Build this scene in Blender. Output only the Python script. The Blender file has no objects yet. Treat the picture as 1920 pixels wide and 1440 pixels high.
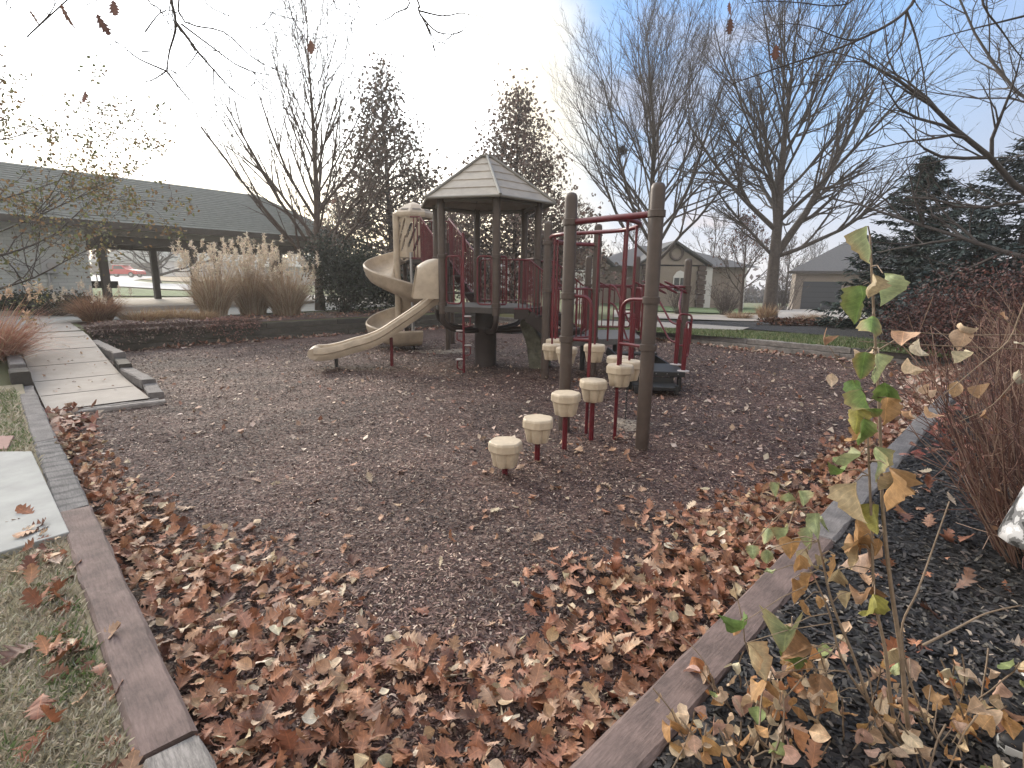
import bpy, bmesh, math, random
import numpy as np
from mathutils import Vector, Matrix
random.seed(7)
RG = np.random.default_rng(11)
S = bpy.context.scene
COL = S.collection
PI = math.pi
rad = math.radians

# ------------------------------------------------------------------ camera
F = 985.0; PITCH = 11.5; ROLL = 0.7; EYE = 1.6
CM = (Matrix.Rotation(rad(90 - PITCH), 3, 'X') @ Matrix.Rotation(rad(ROLL), 3, 'Z'))
cd = bpy.data.cameras.new('camera'); cam = bpy.data.objects.new('camera', cd); COL.objects.link(cam)
cam.location = (0, 0, EYE); cam.rotation_euler = CM.to_euler()
cd.sensor_width = 36; cd.lens = 36 * F / 1920; cd.clip_start = 0.05; cd.clip_end = 1500
S.camera = cam

def ray(px, py): return CM @ Vector(((px - 960) / F, (720 - py) / F, -1))
def G(px, py, z=0.0):
    d = ray(px, py); return Vector((0, 0, EYE)) + d * ((z - EYE) / d.z)
def AT(px, py, Y):
    d = ray(px, py); return Vector((0, 0, EYE)) + d * (Y / d.y)

# ------------------------------------------------------------------ site frame: the pit is a square turned 45 degrees
N0 = Vector((-0.35, 0.80)); Q = math.sqrt(.5)
LU, LV = 12.3, 12.7
def W(u, v, z=0.0): return Vector((N0.x + Q * u - Q * v, N0.y + Q * u + Q * v, z))
def UV(x, y):
    a, b = x - N0.x, y - N0.y
    return Q * (a + b), Q * (b - a)
def ss(a, b, x):
    t = min(1, max(0, (x - a) / (b - a))); return t * t * (3 - 2 * t)
def H(x, y):
    u, v = UV(x, y)
    a = ss(7, 12.7, v)
    z = .10 + .33 * a * (1 - ss(9, 15, u)) + .12 * ss(8, 12.3, u)
    r = min(max(0, y - 18), 110)
    k = ss(-.30, .5, x / max(y, 1))
    return z + (0.0115 * (1 - k) - 0.036 * k) * r
def GT(px, py, dz=0.0):
    z = .2
    for _ in range(25):
        p = G(px, py, z); p2 = H(p.x, p.y)
        z = z * .6 + p2 * .4
    p.z = H(p.x, p.y) + dz
    return p

# ------------------------------------------------------------------ materials
MATS = {}
def mat(name, col, rough=.7, noise=None, bump=None, metal=0, spec=None, trans=0, col2=None, attr=False):
    """noise=(scale,amount) mottles towards col2; bump=(scale,strength,distance)"""
    if name in MATS: return MATS[name]
    m = bpy.data.materials.new(name); m.use_nodes = True; nt = m.node_tree; n = nt.nodes; l = nt.links
    b = n['Principled BSDF']; b.inputs['Roughness'].default_value = rough; b.inputs['Metallic'].default_value = metal
    if spec is not None: b.inputs['Specular IOR Level'].default_value = spec
    b.inputs['Base Color'].default_value = (*col, 1)
    src = None
    if attr:
        a = n.new('ShaderNodeAttribute'); a.attribute_name = 'Col'; src = a.outputs['Color']
    tc = n.new('ShaderNodeTexCoord')
    if noise:
        t = n.new('ShaderNodeTexNoise'); t.inputs['Scale'].default_value = noise[0]; t.inputs['Detail'].default_value = 6
        t.inputs['Roughness'].default_value = .65
        l.new(tc.outputs['Object'], t.inputs['Vector'])
        r = n.new('ShaderNodeValToRGB'); r.color_ramp.elements[0].position = .35; r.color_ramp.elements[1].position = .68
        l.new(t.outputs['Fac'], r.inputs['Fac'])
        if attr:
            c2 = [1 - noise[1]] * 3
            r.color_ramp.elements[0].color = (*c2, 1); r.color_ramp.elements[1].color = (1, 1, 1, 1)
            mx = n.new('ShaderNodeMix'); mx.data_type = 'RGBA'; mx.blend_type = 'MULTIPLY'; mx.inputs[0].default_value = 1
            l.new(src, mx.inputs[6]); l.new(r.outputs['Color'], mx.inputs[7]); src = mx.outputs[2]
        else:
            c2 = col2 or tuple(c * (1 - noise[1]) for c in col)
            r.color_ramp.elements[0].color = (*c2, 1); r.color_ramp.elements[1].color = (*col, 1)
            src = r.outputs['Color']
    if src is not None: l.new(src, b.inputs['Base Color'])
    if bump:
        t = n.new('ShaderNodeTexNoise'); t.inputs['Scale'].default_value = bump[0]; t.inputs['Detail'].default_value = 5
        l.new(tc.outputs['Object'], t.inputs['Vector'])
        bp = n.new('ShaderNodeBump'); bp.inputs['Strength'].default_value = bump[1]; bp.inputs['Distance'].default_value = bump[2]
        l.new(t.outputs['Fac'], bp.inputs['Height']); l.new(bp.outputs['Normal'], b.inputs['Normal'])
    if trans:
        td = n.new('ShaderNodeBsdfTranslucent'); ms = n.new('ShaderNodeMixShader'); ms.inputs[0].default_value = trans
        if src is not None: l.new(src, td.inputs['Color'])
        else: td.inputs['Color'].default_value = (*col, 1)
        l.new(b.outputs[0], ms.inputs[1]); l.new(td.outputs[0], ms.inputs[2])
        l.new(ms.outputs[0], n['Material Output'].inputs['Surface'])
    MATS[name] = m
    return m

# ------------------------------------------------------------------ mesh builder
class MB:
    def __init__(s): s.v = []; s.f = []
    def poly(s, pts):
        i = len(s.v); s.v += [tuple(p) for p in pts]; s.f.append(tuple(range(i, i + len(pts)))); return s
    def prism(s, pts, h):
        """pts: loop of 3D points; h: vector"""
        h = Vector(h); n = len(pts); i = len(s.v)
        s.v += [tuple(p) for p in pts] + [tuple(Vector(p) + h) for p in pts]
        s.f.append(tuple(range(i + n - 1, i - 1, -1))); s.f.append(tuple(range(i + n, i + 2 * n)))
        for k in range(n):
            a = i + k; b = i + (k + 1) % n; s.f.append((a, b, b + n, a + n))
        return s
    def box(s, c, size, rz=0.0, R=None):
        hx, hy, hz = [q / 2 for q in size]
        R = R or Matrix.Rotation(rz, 3, 'Z'); c = Vector(c); i = len(s.v)
        for dz in (-hz, hz):
            for dx, dy in ((-hx, -hy), (hx, -hy), (hx, hy), (-hx, hy)): s.v.append(tuple(c + R @ Vector((dx, dy, dz))))
        for f in ((3, 2, 1, 0), (4, 5, 6, 7), (0, 1, 5, 4), (1, 2, 6, 5), (2, 3, 7, 6), (3, 0, 4, 7)):
            s.f.append(tuple(i + k for k in f))
        return s
    def beam(s, a, b, w, h):
        """box along a->b (centre line), w horizontal, h vertical"""
        a, b = Vector(a), Vector(b); d = (b - a); L = d.length; d.normalize()
        side = d.cross(Vector((0, 0, 1))); side.normalize(); up = side.cross(d)
        R = Matrix((d, side, up)).transposed()
        return s.box((a + b) / 2, (L, w, h), R=R)
    def tube(s, pts, r, n=10, cap=True):
        pts = [Vector(p) for p in pts]
        rs = r if isinstance(r, (list, tuple)) else [r] * len(pts)
        t = (pts[1] - pts[0]).normalized()
        a = t.cross(Vector((0, 0, 1)))
        if a.length < .1: a = t.cross(Vector((1, 0, 0)))
        a.normalize(); i0 = len(s.v)
        for k, p in enumerate(pts):
            if k == 0: t2 = pts[1] - pts[0]
            elif k == len(pts) - 1: t2 = pts[-1] - pts[-2]
            else: t2 = (pts[k + 1] - p).normalized() + (p - pts[k - 1]).normalized()
            if t2.length < 1e-9: t2 = t.copy()
            t2.normalize(); a = (a - t2 * a.dot(t2)); a.normalize(); b = t2.cross(a)
            for j in range(n):
                an = 2 * PI * j / n; s.v.append(tuple(p + (a * math.cos(an) + b * math.sin(an)) * rs[k]))
        for k in range(len(pts) - 1):
            for j in range(n):
                q = i0 + k * n; s.f.append((q + j, q + (j + 1) % n, q + n + (j + 1) % n, q + n + j))
        if cap:
            s.f.append(tuple(i0 + j for j in range(n - 1, -1, -1)))
            q = i0 + (len(pts) - 1) * n; s.f.append(tuple(q + j for j in range(n)))
        return s
    def lathe(s, c, prof, n=24, mod=None):
        """prof: (radius,z) list from bottom to top around vertical axis at c"""
        c = Vector(c); i0 = len(s.v)
        for (r, z) in prof:
            for j in range(n):
                an = 2 * PI * j / n; rr = r * (mod(an, z) if mod else 1)
                s.v.append((c.x + rr * math.cos(an), c.y + rr * math.sin(an), c.z + z))
        for k in range(len(prof) - 1):
            for j in range(n):
                q = i0 + k * n; s.f.append((q + j, q + (j + 1) % n, q + n + (j + 1) % n, q + n + j))
        s.f.append(tuple(i0 + j for j in range(n - 1, -1, -1)))
        q = i0 + (len(prof) - 1) * n; s.f.append(tuple(q + j for j in range(n)))
        return s

def link(name, me, parent=None):
    o = bpy.data.objects.new(name, me); COL.objects.link(o)
    if parent is not None: o.parent = parent; o.matrix_parent_inverse = Matrix.Translation(parent.location).inverted()
    return o
def obj(name, mb, m, parent=None, smooth=False, bevel=0, label=None):
    me = bpy.data.meshes.new(name); me.from_pydata(mb.v, [], mb.f); me.update()
    if isinstance(m, str): m = MATS[m]
    me.materials.append(m)
    if smooth:
        me.shade_smooth() if smooth is True else None
        if smooth == 'auto':
            me.polygons.foreach_set('use_smooth', [True] * len(me.polygons)); me.set_sharp_from_angle(angle=rad(40))
    # keep the origin at the object's own place
    if parent is None:
        c = sum((v.co for v in me.vertices), Vector()) / max(1, len(me.vertices)); zmin = min(v.co.z for v in me.vertices)
        c.z = zmin; me.transform(Matrix.Translation(-c))
    o = link(name, me, parent)
    if parent is None: o.location = c
    if bevel:
        bv = o.modifiers.new('bevel', 'BEVEL'); bv.width = bevel; bv.segments = 2; bv.limit_method = 'ANGLE'
    if label: o['label'] = label
    return o
def thing(name, label, cat, loc=(0, 0, 0), group=None):
    o = bpy.data.objects.new(name, None); COL.objects.link(o); o.location = loc; o.empty_display_size = .2
    return tag(o, label, cat, group)
def tag(o, label, cat, group=None):
    o['label'] = label; o['category'] = cat
    if group: o['group'] = group
    return o
def npmesh(name, V, Fq, m, parent=None, cols=None, smooth=False, kind=None):
    """V (n,3), Fq (m,k) index array; cols (n,3)"""
    V = np.asarray(V, dtype=np.float32); Fq = np.asarray(Fq, dtype=np.int32)
    me = bpy.data.meshes.new(name); k = Fq.shape[1]
    me.vertices.add(len(V)); me.vertices.foreach_set('co', V.ravel())
    me.loops.add(Fq.size); me.loops.foreach_set('vertex_index', Fq.ravel())
    me.polygons.add(len(Fq)); me.polygons.foreach_set('loop_start', np.arange(0, Fq.size, k, dtype=np.int32))
    me.polygons.foreach_set('loop_total', np.full(len(Fq), k, dtype=np.int32))
    if smooth: me.polygons.foreach_set('use_smooth', np.ones(len(Fq), dtype=bool))
    me.update(calc_edges=True)
    if cols is not None:
        a = me.color_attributes.new('Col', 'FLOAT_COLOR', 'POINT')
        c = np.ones((len(V), 4), dtype=np.float32); c[:, :3] = cols; a.data.foreach_set('color', c.ravel())
    me.materials.append(MATS[m] if isinstance(m, str) else m)
    o = link(name, me, parent)
    if kind: o['kind'] = kind
    return o
def struct(o): o['kind'] = 'structure'; return o

def fillet(pts, r, n=5):
    pts = [Vector(p) for p in pts]; out = [pts[0]]
    for k in range(1, len(pts) - 1):
        p, a, b = pts[k], pts[k - 1] - pts[k], pts[k + 1] - pts[k]
        q = min(r, a.length * .49, b.length * .49); a = p + a.normalized() * q; b = p + b.normalized() * q
        for i in range(n + 1):
            t = i / n; out.append(a.lerp(p, t).lerp(p.lerp(b, t), t))
    out.append(pts[-1]); return out
def spline(pts, n=8):
    pts = [Vector(p) for p in pts]; P = [pts[0]] + pts + [pts[-1]]; out = []
    for k in range(1, len(P) - 2):
        for i in range(n):
            t = i / n; a, b, c, d = P[k - 1], P[k], P[k + 1], P[k + 2]
            out.append(.5 * ((2 * b) + (c - a) * t + (2 * a - 5 * b + 4 * c - d) * t * t + (3 * b - a - 3 * c + d) * t ** 3))
    out.append(pts[-1]); return out

# ---- palette
mat('red_pipe', (.135, .012, .020), .35, noise=(14, .35), spec=.5)
mat('brown_post', (.078, .055, .044), .5, noise=(9, .25), bump=(300, .15, .002))
mat('dark_post', (.042, .029, .026), .55, noise=(6, .35))
mat('deck_brown', (.060, .050, .046), .6, noise=(20, .3))
mat('deck_grey', (.13, .125, .125), .6, noise=(25, .3))
mat('tan_plastic', (.48, .395, .30), .45, noise=(5, .26), spec=.4)
mat('pod_plastic', (.55, .455, .335), .5, noise=(16, .18), bump=(60, .1, .002), spec=.35)
mat('roof_plastic', (.36, .315, .26), .5, noise=(4, .28), trans=.12)
mat('roof_rib', (.17, .16, .14), .5)
mat('black_metal', (.02, .02, .021), .5, noise=(20, .3))
mat('white_disc', (.42, .38, .37), .5)
mat('boulder', (.17, .165, .12), .85, noise=(7, .6), bump=(14, .8, .03))
mat('steel', (.35, .35, .35), .4, metal=.8)
mat('concrete', (.36, .325, .29), .85, noise=(3, .2), bump=(180, .25, .003))
mat('concrete_pale', (.37, .37, .35), .85, noise=(3.5, .25), bump=(220, .25, .003))
mat('road', (.40, .40, .40), .9, noise=(2, .12))
mat('bark', (.075, .063, .058), .9, noise=(10, .4), bump=(30, .7, .02))
mat('bark_warm', (.095, .068, .056), .9, noise=(12, .35))
mat('bark_grey', (.115, .098, .090), .9, noise=(10, .4), bump=(25, .8, .03))
mat('leaf_attr', (.2, .1, .05), .65, attr=True, noise=(60, .35), trans=.25)
mat('dead_leaf', (.2, .1, .05), .6, attr=True, noise=(45, .35), trans=.12, bump=(70, .25, .003))
mat('needle', (.03, .05, .04), .7, attr=True)
mat('grass_attr', (.2, .2, .1), .75, attr=True, trans=.2)
mat('chip_attr', (.1, .07, .05), .7, attr=True)
mat('white_brick', (.60, .62, .60), .8, noise=(4, .12))
mat('shingle', (.215, .23, .21), .9, noise=(7, .25), bump=(50, .5, .01))
mat('dark_wood', (.080, .070, .064), .8, noise=(6, .3))
mat('beam_pale', (.27, .26, .235), .8)
mat('stucco', (.30, .255, .225), .9, noise=(8, .1))
mat('house_brick', (.33, .28, .24), .9, noise=(20, .3))
mat('stone_dark', (.12, .09, .08), .9, noise=(12, .4))
mat('roof_dark', (.10, .10, .105), .9, noise=(9, .3))
mat('white_paint', (.62, .62, .62), .6)
mat('garage_grey', (.050, .056, .068), .6)
mat('glass_dark', (.03, .035, .04), .1)
mat('paint_red', (.45, .03, .03), .25)
mat('rubber', (.02, .02, .02), .8)
mat('box_grey', (.36, .37, .38), .5)

def timber_mat(name, c, band=0, crack=.5):
    if name in MATS: return MATS[name]
    m = mat(name, c, .85)
    nt = m.node_tree; n = nt.nodes; l = nt.links; b = n['Principled BSDF']
    tc = n.new('ShaderNodeTexCoord'); mp = n.new('ShaderNodeMapping'); mp.inputs['Scale'].default_value = (5, 42, 42)
    l.new(tc.outputs['Object'], mp.inputs['Vector'])
    t = n.new('ShaderNodeTexNoise'); t.inputs['Scale'].default_value = 3; t.inputs['Detail'].default_value = 8; t.inputs['Roughness'].default_value = .7
    l.new(mp.outputs[0], t.inputs['Vector'])
    t2 = n.new('ShaderNodeTexNoise'); t2.inputs['Scale'].default_value = 7; t2.inputs['Detail'].default_value = 10; t2.inputs['Roughness'].default_value = .7
    l.new(tc.outputs['Object'], t2.inputs['Vector'])
    r = n.new('ShaderNodeValToRGB'); r.color_ramp.elements[0].position = .3; r.color_ramp.elements[1].position = .62
    r.color_ramp.elements[0].color = (*[q * crack for q in c], 1); r.color_ramp.elements[1].color = (*c, 1)
    l.new(t.outputs['Fac'], r.inputs['Fac'])
    mx = n.new('ShaderNodeMix'); mx.data_type = 'RGBA'; mx.blend_type = 'MULTIPLY'; mx.inputs[0].default_value = .75
    r2 = n.new('ShaderNodeValToRGB'); r2.color_ramp.elements[0].color = (.55, .53, .52, 1); r2.color_ramp.elements[1].color = (1.15, 1.1, 1.08, 1)
    r2.color_ramp.elements[0].position = .38; r2.color_ramp.elements[1].position = .62
    l.new(t2.outputs['Fac'], r2.inputs['Fac']); l.new(r.outputs[0], mx.inputs[6]); l.new(r2.outputs[0], mx.inputs[7])
    out = mx.outputs[2]
    if band:
        wv = n.new('ShaderNodeTexWave'); wv.inputs['Scale'].default_value = band; wv.inputs['Distortion'].default_value = 5; wv.inputs['Detail'].default_value = 3
        l.new(tc.outputs['Object'], wv.inputs['Vector'])
        r3 = n.new('ShaderNodeValToRGB'); r3.color_ramp.elements[0].color = (.45, .45, .47, 1); r3.color_ramp.elements[1].position = .45
        l.new(wv.outputs['Fac'], r3.inputs['Fac'])
        m3 = n.new('ShaderNodeMix'); m3.data_type = 'RGBA'; m3.blend_type = 'MULTIPLY'; m3.inputs[0].default_value = .8
        l.new(out, m3.inputs[6]); l.new(r3.outputs[0], m3.inputs[7]); out = m3.outputs[2]
    l.new(out, b.inputs['Base Color'])
    bp = n.new('ShaderNodeBump'); bp.inputs['Strength'].default_value = .7; bp.inputs['Distance'].default_value = .006
    l.new(t.outputs['Fac'], bp.inputs['Height']); l.new(bp.outputs['Normal'], b.inputs['Normal'])
    return m
timber_mat('timber_red', (.185, .135, .122), crack=.6)
timber_mat('timber_grey', (.190, .180, .178), crack=.6)
timber_mat('timber_band', (.185, .180, .180), band=2.2)
timber_mat('timber_dark', (.060, .056, .050))
timber_mat('timber_pale', (.33, .31, .29), crack=.35)
timber_mat('timber_wall', (.085, .080, .068))

# ------------------------------------------------------------------ world and sun
SUN_EL, SUN_AZ = 15, -38            # azimuth measured from +Y towards +X
wd = bpy.data.worlds.new('World'); S.world = wd; wd.use_nodes = True
nt = wd.node_tree; n = nt.nodes; l = nt.links; bg = n['Background']; bg.inputs['Strength'].default_value = .1
def nd(t, **kw):
    q = n.new(t)
    for k, v in kw.items(): setattr(q, k, v)
    return q
def mth(op, a, b=None, c=None, clamp=False):
    q = nd('ShaderNodeMath', operation=op, use_clamp=clamp)
    for i, s in enumerate((a, b, c)):
        if s is None: continue
        if isinstance(s, (int, float)): q.inputs[i].default_value = s
        else: l.new(s, q.inputs[i])
    return q.outputs[0]
def mixc(f, a, b):
    q = nd('ShaderNodeMix', data_type='RGBA')
    for i, s in ((0, f), (6, a), (7, b)):
        if isinstance(s, tuple): q.inputs[i].default_value = (*s, 1)
        elif isinstance(s, (int, float)): q.inputs[i].default_value = s
        else: l.new(s, q.inputs[i])
    return q.outputs[2]
def mr(v, a, b, c=0., d=1.):
    q = nd('ShaderNodeMapRange', interpolation_type='SMOOTHSTEP'); l.new(v, q.inputs['Value'])
    for k, x in zip(('From Min', 'From Max', 'To Min', 'To Max'), (a, b, c, d)): q.inputs[k].default_value = x
    return q.outputs[0]
sky = nd('ShaderNodeTexSky', sky_type='NISHITA'); sky.sun_disc = False
sky.sun_elevation = rad(SUN_EL); sky.sun_rotation = rad(SUN_AZ); sky.air_density = 1.0; sky.dust_density = .6; sky.ozone_density = 2
tc = nd('ShaderNodeTexCoord'); sp = nd('ShaderNodeSeparateXYZ'); l.new(tc.outputs['Generated'], sp.inputs[0])
X, Yy, Zz = sp.outputs
mp = nd('ShaderNodeMapping'); mp.inputs['Scale'].default_value = (1, 1, 2.6); l.new(tc.outputs['Generated'], mp.inputs['Vector'])
nz = nd('ShaderNodeTexNoise'); nz.inputs['Scale'].default_value = 2.3; nz.inputs['Detail'].default_value = 7; nz.inputs['Roughness'].default_value = .55
l.new(mp.outputs[0], nz.inputs['Vector'])
nz2 = nd('ShaderNodeTexNoise'); nz2.inputs['Scale'].default_value = 6; nz2.inputs['Detail'].default_value = 5; l.new(mp.outputs[0], nz2.inputs['Vector'])
# wisps over the blue part
wis = mr(nz.outputs['Fac'], .50, .64)
low = mr(Zz, .32, .02)
cloudc = mixc(low, (4.6, 4.9, 6.0), (7.4, 6.3, 6.1))
blue = mixc(mr(Zz, .05, .5), (4.2, 6.2, 8.6), (2.4, 4.8, 9.2))
blue = mixc(.15, blue, sky.outputs[0])
wisf = mth('MAXIMUM', mth('MULTIPLY', wis, .85), mth('MULTIPLY', low, .55))
right = mixc(wisf, blue, cloudc)
# right edge grows greyer
right = mixc(mr(X, .45, .78, 0, .75), right, (4.3, 4.5, 5.4))
# great bright cloud bank in front of the sun, its edge running up past the centre of the view
e = mth('ADD', mth('SUBTRACT', X, mth('MULTIPLY', mth('SUBTRACT', .55, Zz), .22)), mth('MULTIPLY', mth('SUBTRACT', nz2.outputs['Fac'], .5), .10))
bank = mr(e, -.05, .09, 1, 0)
far_e = mr(e, -.16, .01, 0, 1)
warm = mr(mth('ABSOLUTE', mth('SUBTRACT', e, -.03)), .0, .10, 1, 0)
warm2 = mr(Zz, .02, .30, 1, 0)
bankc = mixc(mth('MAXIMUM', mth('MULTIPLY', warm, .8), warm2), (30, 31, 32), (21, 17.5, 11))
front = mr(Yy, -.3, .5)
bankc = mixc(mth('MULTIPLY', far_e, .95), bankc, (9.6, 8.9, 7.4))
bankc = mixc(front, (12, 11.8, 11.6), bankc)  # rear of the bank is out of view, kept bright as added fill
soft = mr(e, -.02, .13, 1, 0)
right = mixc(mth('MULTIPLY', soft, .7), right, (9.0, 8.4, 7.0))
allc = mixc(bank, right, bankc)
# the sky behind the photographer: unseen, even bright cloud added for fill light
allc = mixc(mr(Yy, -.05, -.5), allc, (10.5, 9.9, 9.3))
l.new(allc, bg.inputs['Color'])
sd = bpy.data.lights.new('sun', 'SUN'); sd.energy = 2.6; sd.angle = rad(10); sd.color = (1, .88, .72)
so = bpy.data.objects.new('sun', sd); COL.objects.link(so)
a, b_ = rad(SUN_AZ), rad(SUN_EL + 8)
to = Vector((math.sin(a) * math.cos(b_), math.cos(a) * math.cos(b_), math.sin(b_)))
so.rotation_euler = to.to_track_quat('Z', 'Y').to_euler(); so.location = to * 50
sky.sun_elevation = b_
S.view_settings.view_transform = 'Standard'; S.view_settings.look = 'None'; S.view_settings.exposure = 0.40; S.view_settings.gamma = 1
# ================================================================== GROUND
UB = [-250, -150, -90, -60, -40, -25, -16, -10, -7, -5, -3.5, -2.4, -1.6, -1, -.5, -.09, -.08]
UI = [1, 2.5, 4, 5.5, 7, 8, 9, 10, 11]
def brk(L):
    out = UB + [q for q in UI if q < L] + [L + .08, L + .09, L + .5, L + 1, L + 1.7, L + 2.5, L + 3.5, L + 5, L + 7, L + 9, L + 12, L + 15, L + 19, L + 24, L + 30, L + 40, L + 55, L + 75, L + 100, L + 150, L + 245]
    return out
BU, BV = brk(LU), brk(LV)
mat('lawn', (.20, .185, .105), .95, noise=(1.1, .5), col2=(.095, .125, .045), bump=(160, .6, .02))
mat('lawn_green', (.105, .135, .055), .95, noise=(.8, .5), col2=(.15, .14, .075), bump=(90, .6, .03))
V = []; Fc = []
for u in BU:
    for v in BV:
        p = W(u, v); inside = -.085 < u < LU + .085 and -.085 < v < LV + .085
        V.append((p.x, p.y, -.08 if inside else H(p.x, p.y)))
nv = len(BV)
for i in range(len(BU) - 1):
    for j in range(nv - 1): Fc.append((i * nv + j, (i + 1) * nv + j, (i + 1) * nv + j + 1, i * nv + j + 1))
ground = struct(npmesh('ground', V, Fc, 'lawn_green'))

def sheet(name, pts, dz, m, zf=None, label=None):
    bm = bmesh.new(); vs = [bm.verts.new((p[0], p[1], 0)) for p in pts]; bm.faces.new(vs)
    us = [UV(p[0], p[1]) for p in pts]
    for L_, idx, nrm in ((BU, 0, Vector((Q, Q, 0))), (BV, 1, Vector((-Q, Q, 0)))):
        lo, hi = min(q[idx] for q in us), max(q[idx] for q in us)
        for b in L_ + [7.7, 8.5, 9.3, 10.2, 11.2, 12]:
            if lo < b < hi:
                co = W(b, 0) if idx == 0 else W(0, b)
                bmesh.ops.bisect_plane(bm, geom=bm.verts[:] + bm.edges[:] + bm.faces[:], plane_co=(co.x, co.y, 0), plane_no=nrm)
    bmesh.ops.triangulate(bm, faces=bm.faces[:])
    for v in bm.verts: v.co.z = (zf or H)(v.co.x, v.co.y) + dz
    bmesh.ops.recalc_face_normals(bm, faces=bm.faces[:])
    if bm.faces and sum(f.normal.z for f in bm.faces) < 0: bmesh.ops.reverse_faces(bm, faces=bm.faces[:])
    me = bpy.data.meshes.new(name); bm.to_mesh(me); bm.free(); me.materials.append(MATS[m])
    return struct(link(name, me))
def pxpoly(l): return [GT(*q)[:2] for q in l]

# --- mulch inside the pit
def mulch_mat(name, ramp, scale, patch):
    m = mat(name, (.1, .07, .06), .85); nt = m.node_tree; n = nt.nodes; l = nt.links; b = n['Principled BSDF']
    tc = n.new('ShaderNodeTexCoord')
    w = n.new('ShaderNodeTexNoise'); w.inputs['Scale'].default_value = scale * .35; w.inputs['Detail'].default_value = 2; l.new(tc.outputs['Object'], w.inputs['Vector'])
    vm = n.new('ShaderNodeVectorMath'); vm.operation = 'MULTIPLY_ADD'; vm.inputs[1].default_value = (.10, .10, 0); l.new(w.outputs['Color'], vm.inputs[0]); l.new(tc.outputs['Object'], vm.inputs[2])
    cols = []
    hs = []
    for k, (sx, sy, rz) in enumerate(((1, .38, .5), (.38, 1, -.4))):
        mp = n.new('ShaderNodeMapping'); mp.inputs['Scale'].default_value = (sx, sy, .01); mp.inputs['Rotation'].default_value = (0, 0, rz)
        l.new(vm.outputs[0], mp.inputs['Vector'])
        vo = n.new('ShaderNodeTexVoronoi'); vo.inputs['Scale'].default_value = scale; l.new(mp.outputs[0], vo.inputs['Vector'])
        cols.append(vo.outputs['Color']); hs.append(vo.outputs['Distance'])
    sel = n.new('ShaderNodeTexNoise'); sel.inputs['Scale'].default_value = scale * .3; l.new(tc.outputs['Object'], sel.inputs['Vector'])
    st = n.new('ShaderNodeMath'); st.operation = 'GREATER_THAN'; st.inputs[1].default_value = .5; l.new(sel.outputs['Fac'], st.inputs[0])
    mx = n.new('ShaderNodeMix'); mx.data_type = 'RGBA'; l.new(st.outputs[0], mx.inputs[0]); l.new(cols[0], mx.inputs[6]); l.new(cols[1], mx.inputs[7])
    sp = n.new('ShaderNodeSeparateColor'); l.new(mx.outputs[2], sp.inputs[0])
    r = n.new('ShaderNodeValToRGB'); r.color_ramp.interpolation = 'CONSTANT'
    while len(r.color_ramp.elements) < len(ramp): r.color_ramp.elements.new(.5)
    for e, (p, c) in zip(r.color_ramp.elements, ramp): e.position = p; e.color = (*c, 1)
    l.new(sp.outputs[0], r.inputs[0])
    pn = n.new('ShaderNodeTexNoise'); pn.inputs['Scale'].default_value = .9; pn.inputs['Detail'].default_value = 8; pn.inputs['Roughness'].default_value = .62
    l.new(tc.outputs['Object'], pn.inputs['Vector'])
    pr = n.new('ShaderNodeValToRGB'); pr.color_ramp.elements[0].position = .36; pr.color_ramp.elements[0].color = (*patch[0], 1)
    pr.color_ramp.elements[1].position = .62; pr.color_ramp.elements[1].color = (*patch[1], 1); l.new(pn.outputs['Fac'], pr.inputs[0])
    m2 = n.new('ShaderNodeMix'); m2.data_type = 'RGBA'; m2.blend_type = 'MULTIPLY'; m2.inputs[0].default_value = 1
    l.new(r.outputs[0], m2.inputs[6]); l.new(pr.outputs[0], m2.inputs[7]); l.new(m2.outputs[2], b.inputs['Base Color'])
    bp = n.new('ShaderNodeBump'); bp.inputs['Strength'].default_value = .9; bp.inputs['Distance'].default_value = .02
    l.new(sp.outputs[1], bp.inputs['Height']); l.new(bp.outputs[0], b.inputs['Normal'])
    return m
mulch_mat('mulch', [(0, (.041, .020, .018)), (.3, (.088, .047, .039)), (.6, (.136, .078, .063)), (.80, (.21, .138, .110)), (.93, (.33, .255, .21))], 75, ((.45, .40, .38), (1.05, 1.0, .98)))
mulch_mat('mulch_black', [(0, (.012, .011, .012)), (.35, (.022, .020, .020)), (.65, (.035, .031, .030)), (.90, (.07, .06, .055)), (.97, (.13, .11, .09))], 60, ((.8, .8, .8), (1.1, 1.1, 1.1)))
def MZ(x, y):
    return .012 * np.sin(1.7 * x + .6 * y) + .010 * np.sin(2.9 * y - 1.1 * x + 1) + .007 * np.sin(6.1 * x + 4.3 * y) + .005 * np.sin(9 * y - 7 * x)
gu = np.linspace(0, LU, 160); gv = np.linspace(0, LV, 160); UU, VV = np.meshgrid(gu, gv, indexing='ij')
xx = N0.x + Q * (UU - VV); yy = N0.y + Q * (UU + VV); zz = MZ(xx, yy)
k = np.arange(159 * 160).reshape(159, 160)[:, :159].ravel()
struct(npmesh('mulch_ground', np.stack([xx, yy, zz], -1).reshape(-1, 3), np.stack([k, k + 160, k + 161, k + 1], -1), 'mulch', smooth=True))

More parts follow.
